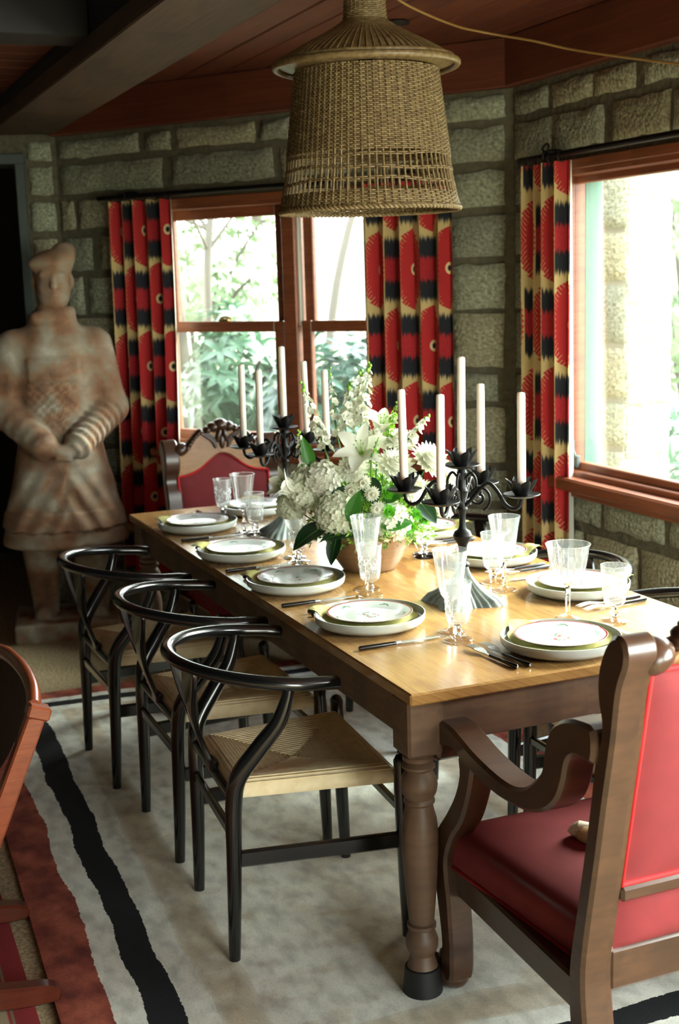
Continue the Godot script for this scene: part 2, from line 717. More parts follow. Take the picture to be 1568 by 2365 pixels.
func seg(mb: MB, x0: float, x1: float, y0: float, y1: float, thick: float) -> void:
	if x1 - x0 < 0.001 or y1 - y0 < 0.001: return
	mb.box(T(Vector3((x0 + x1) / 2, (y0 + y1) / 2, -thick / 2)), Vector3(x1 - x0, y1 - y0, thick), 0.0005)

var stone_noise := FastNoiseLite.new()

func stone(parent: Node3D, x0: float, x1: float, y0: float, y1: float) -> void:
	var w := x1 - x0
	var h := y1 - y0
	if w < 0.03 or h < 0.03: return
	var nx := clampi(int(w / 0.05), 4, 12)
	var ny := clampi(int(h / 0.045), 3, 6)
	var sd := rng.randf() * 100.0
	var proud := rng.randf_range(0.014, 0.026)
	var rows := []
	for j in ny + 3:
		var row := PackedVector3Array()
		for i in nx + 3:
			var fi := clampf((i - 1.0) / nx, 0.0, 1.0)
			var fj := clampf((j - 1.0) / ny, 0.0, 1.0)
			var back := i == 0 or j == 0 or i == nx + 2 or j == ny + 2
			var edge: bool = i <= 1 or j <= 1 or i >= nx + 1 or j >= ny + 1
			var x := x0 + w * fi
			var y := y0 + h * fj
			var wob := 0.011
			var ex := stone_noise.get_noise_2d(x * 90.0 + sd * 31.0, y * 90.0) * wob
			var ey := stone_noise.get_noise_2d(x * 90.0 + 77.0, y * 90.0 + sd * 17.0) * wob
			var z := proud + stone_noise.get_noise_2d(x * 55.0 + sd, y * 55.0 - sd) * 0.012
			if edge: z = proud * 0.45
			if back: z = -0.012
			row.append(Vector3(x + ex, y + ey, z))
		rows.append(row)
	var mb := MB.new()
	mb.grid(rows, false, true)
	# face towards +z
	var flipn := 0.0
	for q in mb.n: flipn += q.z
	if flipn < 0.0:
		for k in mb.n.size(): mb.n[k] = -mb.n[k]
		for k in range(0, mb.ix.size(), 3):
			var s := mb.ix[k + 1]
			mb.ix[k + 1] = mb.ix[k + 2]
			mb.ix[k + 2] = s
	part("stone", mb, M.stones[rng.randi() % 5], parent)

func build_room() -> void:
	stone_noise.frequency = 0.25
	stone_noise.seed = 4
	stone_noise.fractal_octaves = 2
	# floor
	var f := MB.new()
	f.box(T(Vector3(0.2, -0.1, -3.0)), Vector3(7.6, 0.2, 12.0), 0.001)
	var fl := struct("floor", f, M.sisal)
	tag(fl, "tan woven sisal carpet covering the floor around the rugs")

	# left window wall (x runs from -2.45 at the far corner to 0 at the corner with the right wall)
	var mb := MB.new()
	wall_boxes(mb, -2.45, 0.12, 2.56, [[-1.84, -0.33, 0.87, 2.0]], 0.13)
	var wl := struct("wall_left", mb, M.mortar)
	wl.transform = FL
	tag(wl, "grey granite block wall with wide mortar around the double window")
	var R := [[0.02, 0.21], [0.25, 0.42], [0.45, 0.66], [0.70, 0.83], [0.865, 1.09], [1.12, 1.235], [1.265, 1.485], [1.505, 1.685], [1.72, 1.878], [1.92, 2.055], [2.095, 2.225], [2.262, 2.345]]
	for k in R.size():
		var y0: float = R[k][0]
		var y1: float = R[k][1]
		var js := []
		if k == 11: js = [[0.035, 0.30], [0.335, 0.62], [0.66, 1.03], [1.06, 1.215], [1.25, 1.683], [1.728, 1.868], [1.92, 2.42]]
		elif k == 10: js = [[0.04, 0.30], [0.34, 0.72], [0.76, 1.11], [1.16, 1.728], [1.788, 2.42]]
		elif k < 4:
			var s := 0.04
			while s < 2.4:
				var e := minf(s + rng.randf_range(0.28, 0.6), 2.42)
				if 2.42 - e < 0.1: e = 2.42
				js.append([s, e])
				s = e + 0.04
			if k == 3: js.append([0.0, 0.0])
		else:
			if k == 5: js = [[0.075, 0.27]]
			elif k == 6: js = [[0.045, 0.27]]
			else: js = [[0.04, 0.275]]
			if k == 8: js += [[1.83, 2.19], [2.25, 2.42]]
			elif k == 9: js += [[1.83, 2.32], [2.35, 2.43]]
			elif k == 7: js += [[1.83, 2.28], [2.32, 2.43]]
			elif k == 6: js += [[1.83, 2.05], [2.09, 2.42]]
			else: js += [[1.83, 2.12], [2.16, 2.42]]
		for j in js: stone(wl, -j[1], -j[0], y0, y1)

	# right window wall
	mb = MB.new()
	wall_boxes(mb, 0.0, 7.2, 2.56, [[0.41, 2.35, 0.83, 2.02], [3.3, 5.5, 0.9, 2.02]], 0.13)
	var wr := struct("wall_right", mb, M.mortar)
	wr.transform = FR
	tag(wr, "grey granite block wall holding the large picture window")
	for k in R.size():
		var y0: float = R[k][0]
		var y1: float = R[k][1]
		var js := []
		if k == 11: js = [[0.03, 0.262], [0.30, 0.565], [0.585, 0.825], [0.885, 1.3], [1.34, 1.6], [1.64, 2.1]]
		elif k == 10: js = [[0.03, 0.30], [0.315, 0.635], [0.70, 1.02], [1.05, 1.5], [1.54, 2.1]]
		elif k == 3: js = [[0.03, 0.36], [0.40, 0.63], [0.665, 1.02], [1.06, 1.5], [1.54, 2.0]]
		elif k < 3:
			var s: float = 0.03 + 0.1 * (k % 2)
			while s < 2.2:
				var e := s + rng.randf_range(0.3, 0.55)
				js.append([s, e])
				s = e + 0.04
		else: js = [[0.03, 0.29]]
		for j in js: stone(wr, j[0], j[1], y0, minf(y1, 0.79) if k == 3 else y1)

	# short far facet with a grey door casing, then the dark passage
	mb = MB.new()
	wall_boxes(mb, -4.0, 0.0, 2.56, [[-1.5, -0.2, 0.0, 2.25]])
	var w3 := struct("wall_far", mb, M.mortar)
	w3.transform = F3
	tag(w3, "shaded granite wall facet beside the dark doorway")
	for k in R.size():
		stone(w3, -0.135, -0.02, R[k][0], R[k][1])
	var d := MB.new()
	for q in [[-0.2, 0.0, 2.25], [-1.5, 0.0, 2.25]]:
		d.box(T(Vector3(q[0] + (0.022 if q[0] > -1 else -0.022), 1.12, 0.0)), Vector3(0.045, 2.25, 0.06), 0.004)
	d.box(T(Vector3(-0.85, 2.27, 0.0)), Vector3(1.4, 0.05, 0.06), 0.004)
	var dc := struct("door_1", d, M.galv)
	dc.transform = F3
	tag(dc, "plain grey casing of the dark doorway behind the statue")
	# passage beyond: a closed dark room
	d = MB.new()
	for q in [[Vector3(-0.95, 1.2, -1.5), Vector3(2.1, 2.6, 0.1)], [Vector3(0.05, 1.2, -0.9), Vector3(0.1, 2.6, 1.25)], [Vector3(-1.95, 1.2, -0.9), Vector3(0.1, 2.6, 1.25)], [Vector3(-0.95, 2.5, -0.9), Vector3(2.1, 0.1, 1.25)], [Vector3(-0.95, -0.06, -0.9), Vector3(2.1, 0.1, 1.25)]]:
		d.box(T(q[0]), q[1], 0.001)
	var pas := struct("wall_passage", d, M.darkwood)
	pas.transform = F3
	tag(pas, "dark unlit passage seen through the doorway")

	# walls out of view that close the room
	d = MB.new()
	d.box(T(Vector3(-2.55, 1.65, -2.9)), Vector3(0.3, 3.3, 10.6), 0.001)
	tag(struct("wall_west", d, M.darkwood), "dark timber wall on the shaded side of the room")
	d = MB.new()
	var fs := wall_frame(Vector3(-2.4, 0, 2.2), Vector3(-1, 0, 0))
	wall_boxes(d, -5.5, 0.0, 3.3, [[-5.0, -3.3, 0.1, 2.2]])
	var ws := struct("wall_south", d, M.mortar)
	ws.transform = Transform3D(fs.basis, Vector3(-2.4, 0, 2.2))
	tag(ws, "stone wall with terrace doors behind the viewer")

	# ceiling over the dining side: tongue-and-groove boards running towards the camera
	d = MB.new()
	d.box(T(Vector3(2.15, 2.64, -2.9)), Vector3(2.0, 0.1, 10.6), 0.001)
	var ce := struct("ceiling", d, M.ceiling)
	tag(ce, "low red-brown timber board ceiling above the dining table")
	for k in 14:
		var x := 1.25 + 0.145 * k
		var zc := -2.6 + rng.randf() * 0.2
		var p := MB.new()
		plank(p, Vector3(x, 2.578, -2.9), Vector3(0.139, 0.03, 10.4), rng.randf())
		part("board", p, M.ceiling, ce)
	# wall plates: boards on top of both stone walls
	d = MB.new()
	plank(d, Vector3(-1.1, 2.466, 0.02), Vector3(2.7, 0.190, 0.05), 0.3)
	var t1 := struct("trim_1", d, M.ceiling)
	t1.transform = FL
	tag(t1, "red-brown timber wall plate along the top of the left stone wall")
	d = MB.new()
	plank(d, Vector3(3.55, 2.466, 0.02), Vector3(7.2, 0.192, 0.05), 0.6)
	var t2 := struct("trim_2", d, M.ceiling)
	t2.transform = FR
	tag(t2, "dark timber wall plate along the top of the right stone wall")
	# main beam, a deep dark header with a lit underside
	d = MB.new()
	plank(d, Vector3(1.15, 2.42, -2.9), Vector3(0.31, 0.07, 10.6), 0.1)
	var be := struct("trim_3", d, M.beam)
	tag(be, "broad dark roof beam running over the left side of the table")
	d = MB.new()
	d.box(T(Vector3(1.15, 2.88, -2.9)), Vector3(0.29, 0.85, 10.6), 0.002)
	tag(struct("trim_4", d, M.darkwood), "dark timber header above the roof beam")
	# low boarded ceiling of the far left bay
	d = MB.new()
	d.box(T(Vector3(-0.75, 2.56, -6.2)), Vector3(3.5, 0.06, 3.2), 0.001)
	var lb := struct("ceiling_bay", d, M.ceiling)
	tag(lb, "shaded boarded ceiling of the bay left of the roof beam")
	for k in 19:
		var p := MB.new()
		plank(p, Vector3(-0.75, 2.52, -7.7 + k * 0.165), Vector3(3.5, 0.025, 0.157), rng.randf())
		part("board", p, M.ceiling, lb)
	d = MB.new()
	d.box(T(Vector3(-0.75, 2.85, -4.52)), Vector3(3.5, 0.8, 0.2), 0.002)
	tag(struct("trim_5", d, M.darkwood), "dark cross beam closing the left bay")
	d = MB.new()
	d.box(T(Vector3(-0.7, 3.3, -2.9)), Vector3(3.9, 0.1, 10.6), 0.001)
	tag(struct("ceiling_high", d, M.darkwood), "high dark timber ceiling left of the roof beam")

# a board with uv along its length
func plank(mb: MB, c: Vector3, size: Vector3, off: float) -> void:
	var b0 := mb.v.size()
	mb.box(T(c), size, 0.005)
	var long := 0 if size.x > size.z else 2
	for k in range(b0, mb.v.size()):
		var q := mb.v[k] - c
		var u := q[long] * 0.7 + off * 7.3
		var w := (q[2 - long] + q.y) * 2.2 + off * 3.7
		mb.t[k] = Vector2(u, w)

# ---------------------------------------------------------------- windows
func frame_rect(mb: MB, x0: float, x1: float, y0: float, y1: float, w: float, z: float, dep: float, wb := -1.0) -> void:
	if wb < 0: wb = w
	mb.box(T(Vector3(x0 + w / 2, (y0 + y1) / 2, z)), Vector3(w, y1 - y0, dep), 0.004)
	mb.box(T(Vector3(x1 - w / 2, (y0 + y1) / 2, z)), Vector3(w, y1 - y0, dep), 0.004)
	mb.box(T(Vector3((x0 + x1) / 2, y1 - w / 2, z)), Vector3(x1 - x0 - 2 * w, w, dep), 0.004)
	mb.box(T(Vector3((x0 + x1) / 2, y0 + wb / 2, z)), Vector3(x1 - x0 - 2 * w, wb, dep), 0.004)

func pane(mb: MB, x0: float, x1: float, y0: float, y1: float, z: float) -> void:
	mb.box(T(Vector3((x0 + x1) / 2, (y0 + y1) / 2, z)), Vector3(x1 - x0, y1 - y0, 0.004), 0.0005)

func part_at(called: String, mb: MB, mat: Material, parent: Node3D) -> MeshInstance3D:
	return part(called, mb, mat, parent)

func build_windows() -> void:
	# left: a pair of double-hung sashes either side of a mullion
	var w := MB.new()
	frame_rect(w, -1.87, -0.285, 0.85, 2.035, 0.055, -0.02, 0.10)          # casing
	w.box(T(Vector3(-1.08, 0.84, 0.035)), Vector3(1.62, 0.035, 0.10), 0.006)   # sill
	w.box(T(Vector3(-1.095, 1.43, -0.04)), Vector3(0.07, 1.12, 0.09), 0.004)   # mullion
	var wn := struct("window_1", w, M.trim)
	wn.transform = FL
	tag(wn, "pair of red-brown timber sash windows in the left stone wall")
	for q in [[-1.825, -1.145], [-1.045, -0.335]]:
		var jb := MB.new()
		var xo: float = q[0] if q[0] > -1.2 else q[1]
		jb.box(T(Vector3(xo + (0.012 if q[0] < -1.2 else -0.012), 1.7, -0.028)), Vector3(0.014, 0.52, 0.03), 0.003)
		part("sash_track", jb, M.lining_grey, wn)
		var a := MB.new()
		frame_rect(a, q[0], q[1], 1.415, 1.985, 0.050, -0.062, 0.032, 0.045)
		var up := part("upper_sash", a, M.trim, wn)
		a = MB.new()
		pane(a, q[0] + 0.045, q[1] - 0.045, 1.44, 1.94, -0.062)
		part("pane", a, M.pane, up)
		a = MB.new()
		frame_rect(a, q[0], q[1], 0.885, 1.462, 0.050, -0.028, 0.032, 0.06)
		var lo := part("lower_sash", a, M.trim, wn)
		a = MB.new()
		pane(a, q[0] + 0.045, q[1] - 0.045, 0.93, 1.43, -0.028)
		part("pane", a, M.pane, lo)
		a = MB.new()
		var lx: float = (q[0] + q[1]) / 2
		a.box(T(Vector3(lx, 1.468, -0.026)), Vector3(0.055, 0.012, 0.022), 0.003)
		a.tube(spline([Vector3(lx - 0.02, 1.476, -0.026), Vector3(lx + 0.01, 1.482, -0.021), Vector3(lx + 0.045, 1.474, -0.012)], 4), 0.006, 8)
		part("sash_lock", a, M.brass, wn)
	# right: picture window
	w = MB.new()
	frame_rect(w, 0.385, 2.40, 0.80, 2.055, 0.038, -0.02, 0.09, 0.02)
	w.box(T(Vector3(1.3925, 2.008, -0.01)), Vector3(1.9, 0.03, 0.06), 0.006)
	w.box(T(Vector3(1.3925, 0.848, 0.03)), Vector3(2.03, 0.05, 0.10), 0.008)     # sill nosing
	w.box(T(Vector3(1.3925, 0.808, 0.012)), Vector3(2.03, 0.025, 0.05), 0.005)   # apron bead
	w.box(T(Vector3(1.3925, 0.882, -0.01)), Vector3(1.93, 0.026, 0.06), 0.004)    # stool
	var w2 := struct("window_2", w, M.trim)
	w2.transform = FR
	tag(w2, "large picture window with red-brown timber frame in the right wall")
	w = MB.new()
	frame_rect(w, 0.392, 2.355, 0.893, 2.0, 0.032, -0.032, 0.034, 0.03)
	var ca := part("casement", w, M.trim, w2)
	w = MB.new()
	pane(w, 0.420, 2.328, 0.915, 1.972, -0.032)
	part("pane", w, M.pane, ca)
	w = MB.new()
	frame_rect(w, 0.385, 2.38, 0.86, 2.03, 0.040, -0.10, 0.08)
	part("outer_frame", w, M.green, w2)
	w = MB.new()
	w.tube(spline([Vector3(0.455, 0.93, -0.005), Vector3(0.457, 0.955, 0.008), Vector3(0.452, 0.985, 0.012), Vector3(0.447, 1.01, 0.004)], 4), [0.009, 0.009, 0.008, 0.008, 0.008, 0.007, 0.007, 0.007, 0.007, 0.007, 0.006, 0.006, 0.006], 8)
	w.box(T(Vector3(0.457, 0.925, -0.006)), Vector3(0.02, 0.05, 0.02), 0.004)
	tag(part("window_latch", w, M.galv, w2), "small grey metal window latch")
	# second east window and terrace doors, out of view
	w = MB.new()
	frame_rect(w, 3.28, 5.52, 0.88, 2.04, 0.06, -0.02, 0.1)
	var w3 := struct("window_3", w, M.trim)
	w3.transform = FR
	tag(w3, "second timber-framed window in the right wall, nearer the viewer")
	w = MB.new()
	pane(w, 3.3, 5.5, 0.9, 2.02, -0.07)
	part("pane", w, M.pane, w3)

	# curtain rods
	for q in [["left", FL, -2.13, -0.25], ["right", FR, 0.175, 2.45]]:
		var r := MB.new()
		var y := 2.055 if q[0] == "left" else 2.072
		r.tube([Vector3(q[2], y, 0.075), Vector3(q[3], y, 0.075)], 0.0115, 10)
		var o := part("curtain_rod", r, M.iron, self)
		o.name = numbered("curtain_rod")
		o.transform = q[1]
		tag(o, "thin black iron curtain rod above the %s window" % ("left double" if q[0] == "left" else "right picture"), "curtain rod")
		for e in ([-1.95, -0.45] if q[0] == "left" else [0.37, 1.4]):
			r = MB.new()
			r.tube(spline([Vector3(e, y + 0.02, 0.0), Vector3(e, y + 0.022, 0.05), Vector3(e, y + 0.012, 0.088), Vector3(e, y - 0.012, 0.09)], 4), 0.005, 8)
			if q[0] == "right":
				r.tube(spline([Vector3(e, y + 0.012, 0.08), Vector3(e - 0.02, y + 0.03, 0.08), Vector3(e + 0.012, y + 0.045, 0.08), Vector3(e + 0.025, y + 0.03, 0.08), Vector3(e + 0.01, y + 0.012, 0.08)], 4), 0.004, 8)
			part("bracket", r, M.iron, o)
	build_curtains()

func ikat() -> ImageTexture:
	var W := 256
	var H := 512
	var ns := FastNoiseLite.new()
	ns.frequency = 0.22
	ns.seed = 5
	var beige := C(198, 172, 116)
	var red := C(178, 34, 36)
	var dred := C(150, 22, 34)
	var blk := C(22, 24, 32)
	# two columns of 0.16 m; the repeat is 0.64 m tall
	return img_tex(W, H, func(px, py):
		var x := float(px) / W * 0.25 / 0.25 * 0.32
		var y := float(py) / H * 0.64
		var jit := ns.get_noise_2d(px * 1.0, 3.0) * 0.022 + ns.get_noise_2d(px * 2.7, 60.0) * 0.010
		var c := beige
		# between the ovals: black, red, black bands in each column
		for col in 2:
			var cx := 0.08 + 0.16 * col
			var dx := absf(wrapf(x - cx, -0.16, 0.16))
			var cy := 0.16 + 0.32 * col        # centre of the oval of this column
			var yb := wrapf(y + jit - (cy + 0.32), -0.32, 0.32)   # distance to the band centre
			if dx < 0.063:
				var ab := absf(yb)
				if ab < 0.042: c = dred.lerp(red, clampf(ns.get_noise_2d(px * 1.5, py * 0.2) + 0.5, 0, 1))
				elif ab < 0.055: c = red.lerp(blk, (ab - 0.042) / 0.013)
				elif ab < 0.118: c = blk
				elif ab < 0.135: c = blk.lerp(beige, (ab - 0.118) / 0.017)
		for col in 2:
			var cx := 0.08 + 0.16 * col
			var dx := wrapf(x - cx, -0.16, 0.16)
			var yo := wrapf(y - (0.16 + 0.32 * col), -0.32, 0.32)
			var hgt := 0.168
			if absf(yo) < hgt:
				var k := absf(yo) / hgt
				var half := 0.090 * pow(1.0 - k * k, 0.62)
				half += 0.006 * sin(absf(yo) * 310.0 + absf(dx) * 190.0)
				if absf(dx) < half:
					c = red
					# light barbs cut in from the edge
					if absf(dx) > half * 0.62 and sin(absf(yo) * 310.0 - absf(dx) * 420.0) > 0.86: c = beige
				if absf(dx) < 0.02 and absf(yo) < 0.030:
					var e := Vector2(dx / 0.017, yo / 0.025).length()
					if e < 1.0: c = C(222, 200, 150)
					if e < 0.5: c = C(24, 22, 26)
		return c)

func build_curtains() -> void:
	var m := flatmat(Color(1, 1, 1), 0.88)
	m.albedo_texture = ikat()
	m.backlight_enabled = true
	m.backlight = Color(0.16, 0.14, 0.12)
	M.ikat = m
	M.lining = flatmat(Color(0.86, 0.84, 0.78), 0.9)
	M.lining.backlight_enabled = true
	M.lining.backlight = Color(0.4, 0.4, 0.38)
	curtain("red black and beige ikat curtain left of the double window, behind the statue", FL, -2.075, -1.70, 0.235, 2.035, 0.64, 5, 0.10, 0.34, 0.0, -0.05)
	curtain("red black and beige ikat curtain right of the double window, below the wicker lamp", FL, -0.665, -0.245, 0.235, 2.035, 0.63, 5, 0.10, 0.12, 0.0, 0.0)
	curtain("red black and beige ikat curtain at the corner beside the picture window", FR, 0.185, 0.485, 0.235, 2.05, 0.50, 4, 0.095, 0.20, 0.0, 0.02)

func curtain(label: String, fr: Transform3D, x0: float, x1: float, y0: float, y1: float, cloth: float, folds: int, u0: float, v0: float, ph: float, drift: float) -> void:
	var NX := folds * 14
	var NY := 30
	var rows := []
	var uvs := []
	for j in NY + 1:
		var fj := float(j) / NY
		var y := y1 + (y0 - y1) * fj
		var row := PackedVector3Array()
		var uv := []
		for i in NX + 1:
			var fi := float(i) / NX
			var a := fi * folds * TAU + ph + sin(fj * 2.2 + fi * 5.0) * 0.35
			var amp := lerpf(0.020, 0.032, fj)
			var z := 0.062 + amp * sin(a) + 0.008 * sin(a * 0.37 + 2.0 + fj)
			var x := x0 + (x1 - x0) * (fi + 0.018 * sin(a * 2.0)) + drift * fj * fj * (fi * 0.4 + 0.6) 
			row.append(Vector3(x, y, z))
			uv.append(Vector2((u0 + fi * cloth) / 0.25, (v0 + (y1 - y)) / 0.64))
		rows.append(row)
		uvs.append(uv)
	var mb := MB.new()
	mb.grid(rows, false, true, uvs)
	var th := thing("curtain", label, "curtain", fr.origin, 0.0, "ikat curtains at the windows")
	th.transform = fr
	part("curtain_panel", mb, M.ikat, th)
	# lining a few millimetres behind, towards the window
	var back := []
	for r in rows:
		var b := PackedVector3Array()
		for q in r: b.append(q + Vector3(0, 0.0, -0.006))
		back.append(b)
	mb = MB.new()
	mb.grid(back, false, false)
	part("lining", mb, M.lining, th)
	# gathered heading with rings
	for k in folds + 1:
		var x := lerpf(x0 + 0.01, x1 - 0.01, float(k) / folds)
		var ring := []
		for s in 13:
			var a := TAU * s / 12.0
			ring.append(Vector3(x, y1 + 0.012 + sin(a) * 0.018, 0.075 + cos(a) * 0.018))
		mb = MB.new()
		mb.tube(ring, 0.0025, 6, null, 1.0, false)
		part("curtain_ring", mb, M.iron, th)

# ---------------------------------------------------------------- rugs
func slab(called: String, label: String, cat: String, x0: float, x1: float, z0: float, z1: float, y: float, th: float, m: Material, turn: float) -> void:
	# a rug: soft-edged sheet with slight undulation, uv over its whole top
	var nx := 40
	var nz := 60
	var ns := FastNoiseLite.new()
	ns.frequency = 1.2
	var rows := []
	var uvs := []
	for j in nz + 3:
		var row := PackedVector3Array()
		var uv := []
		for i in nx + 3:
			var fi := clampf((i - 1.0) / nx, 0, 1)
			var fj := clampf((j - 1.0) / nz, 0, 1)
			var low := i == 0 or j == 0 or i == nx + 2 or j == nz + 2
			var x := lerpf(x0, x1, fi)
			var z := lerpf(z0, z1, fj)
			row.append(Vector3(x - (x0 + x1) / 2, (0.001 if low else th + ns.get_noise_2d(x, z) * 0.0015), z - (z0 + z1) / 2))
			uv.append(Vector2(fi, fj))
		rows.append(row)
		uvs.append(uv)
	var mb := MB.new()
	mb.grid(rows, false, false, uvs)
	var o := put(called, mb.mesh(m))
	o.position = Vector3((x0 + x1) / 2, y, (z0 + z1) / 2)
	o.rotation.y = turn
	tag(o, label, cat)

func build_floor() -> void:
	# the big hooked rug: rust edge, cream, black stripe, cream, tan band, mottled cream field
	var W := 960
	var H := 1640
	var LX := 1.86
	var LZ := 3.18
	var ns := FastNoiseLite.new()
	ns.frequency = 0.02
	ns.fractal_octaves = 4
	var nw := FastNoiseLite.new()
	nw.frequency = 3.0
	var nf := FastNoiseLite.new()
	nf.frequency = 0.22
	nf.fractal_octaves = 2
	nw.fractal_octaves = 3
	var rust := C(180, 94, 70)
	var rust2 := C(126, 54, 44)
	var cream := C(243, 244, 232)
	var cream2 := C(230, 227, 211)
	var tan := C(208, 195, 170)
	var blk := C(16, 18, 22)
	var tex := img_tex(W, H, func(px, py):
		var x := float(px) / W * LX
		var z := float(py) / H * LZ
		var wob := nw.get_noise_2d(x * 0.5, z * 0.5) * 0.020 + nw.get_noise_2d(x * 9.0, z * 9.0) * 0.0035
		var dx := minf(x, LX - x)
		var dz := minf(z, LZ - z)
		# stripes are narrower at the far end
		var d := minf(dx, dz * (1.35 if z < LZ / 2 else 1.0)) + wob
		var n := ns.get_noise_2d(x * 344.0, z * 302.0)
		var n2 := ns.get_noise_2d(x * 275.0 + 200.0, z * 392.0)
		var grain := nf.get_noise_2d(px * 1.0, py * 1.0) * 0.10
		var c: Color
		if d < 0.118: c = rust.lerp(rust2, clampf(0.35 + n * 1.3, 0, 1))
		elif d < 0.186: c = cream.lerp(cream2, clampf(0.1 + n * 0.5, 0, 1))
		elif d < 0.268: c = blk
		elif d < 0.335: c = cream.lerp(cream2, clampf(0.15 + n, 0, 1))
		elif d < 0.445: c = tan.lerp(cream2, clampf(maxf(0.2 + n2 * 0.9, maxf((0.352 - d) / 0.017, (d - 0.415) / 0.03)), 0, 1))
		else: c = cream.lerp(cream2, clampf(0.12 + n * 1.0 + n2 * 0.3, 0, 1)).lerp(tan, clampf(n2 * 1.2 - 0.22, 0, 0.45))
		return c.darkened(maxf(grain, 0.0)).lightened(maxf(-grain * 0.6, 0.0)))
	var m := flatmat(Color(1, 1, 1), 0.97)
	m.albedo_texture = tex
	m.texture_repeat = false
	m.detail_enabled = true
	m.detail_blend_mode = BaseMaterial3D.BLEND_MODE_MUL
	var dt := noise_tex(256, 0.12, [0.0, Color(0.82, 0.82, 0.82), 0.6, Color(1, 1, 1), 1.0, Color(1, 1, 1)], 3, 77)
	m.detail_albedo = dt
	m.detail_uv_layer = BaseMaterial3D.DETAIL_UV_1
	M.rug = m
	slab("rug", "large cream hooked rug with black stripe and rust border under the dining table", "rug", 0.455, 0.455 + LX, -5.19, -5.19 + LZ, 0.0, 0.012, m, deg_to_rad(-2.3))
	# patterned rug at the lower left
	var W2 := 384
	var H2 := 512
	var LX2 := 1.3
	var LZ2 := 2.4
	var ng := FastNoiseLite.new()
	ng.frequency = 0.11
	ng.fractal_octaves = 2
	var tex2 := img_tex(W2, H2, func(px, py):
		var x := LX2 - float(px) / W2 * LX2      # from the right edge
		var z := float(py) / H2 * LZ2
		var d := minf(minf(x, LX2 - x), minf(z, LZ2 - z))
		var cell := 0.085
		var along := z if (x < z and x < LZ2 - z) else x
		var u := fposmod(along, cell) / cell - 0.5
		var par := int(floor(along / cell)) % 3
		var jag := ng.get_noise_2d(px * 2.0, py * 2.0)
		var c: Color
		if d < 0.052: c = C(128, 30, 32)
		elif d < 0.060: c = C(120, 104, 78)
		elif d < 0.066: c = C(140, 46, 42)
		elif d < 0.155:
			c = C(150, 132, 104)
			var w := (d - 0.11) / 0.045
			var r := absf(u) * 2.4 + absf(w) * 0.9
			if par == 0 and r > 0.25 and r < 0.75 and jag > -0.25: c = C(44, 44, 50)
			elif par == 0 and r <= 0.25: c = C(176, 158, 84)
			elif par == 1 and r < 0.6: c = C(140, 92, 66) if jag > 0 else C(120, 116, 96)
			elif par == 2 and absf(u) < 0.14 and absf(w) < 0.7: c = C(186, 176, 116)
		elif d < 0.168: c = C(34, 36, 46)
		elif d < 0.30:
			var q := ng.get_noise_2d(floor(px / 5.0) * 9.0, floor(py / 5.0) * 9.0)
			c = C(172, 146, 82)
			if q > 0.12: c = C(148, 62, 52)
			elif q < -0.22: c = C(60, 60, 70)
			elif q < -0.08: c = C(170, 128, 104)
		elif d < 0.315: c = C(34, 36, 46)
		else:
			var q2 := ng.get_noise_2d(floor(px / 6.0) * 5.0, floor(py / 6.0) * 5.0)
			c = C(122, 40, 38) if q2 < 0.1 else C(160, 130, 86)
		return c)
	var m2 := flatmat(Color(1, 1, 1), 0.95)
	m2.albedo_texture = tex2
	m2.texture_repeat = false
	slab("rug", "small patterned rug with red edge and beige motif border under the folding chair", "rug", 0.385 - LX2, 0.385, -4.3, -4.3 + LZ2, 0.0, 0.008, m2, deg_to_rad(-1.2))

# ---------------------------------------------------------------- dining table
func build_furniture() -> void:
	dining_table()
	wishbone_chairs()
	throne_chairs()
	folding_chair()

const TX0 := 1.168
const TX1 := 2.122
const TZ0 := -4.98
const TZ1 := -2.447

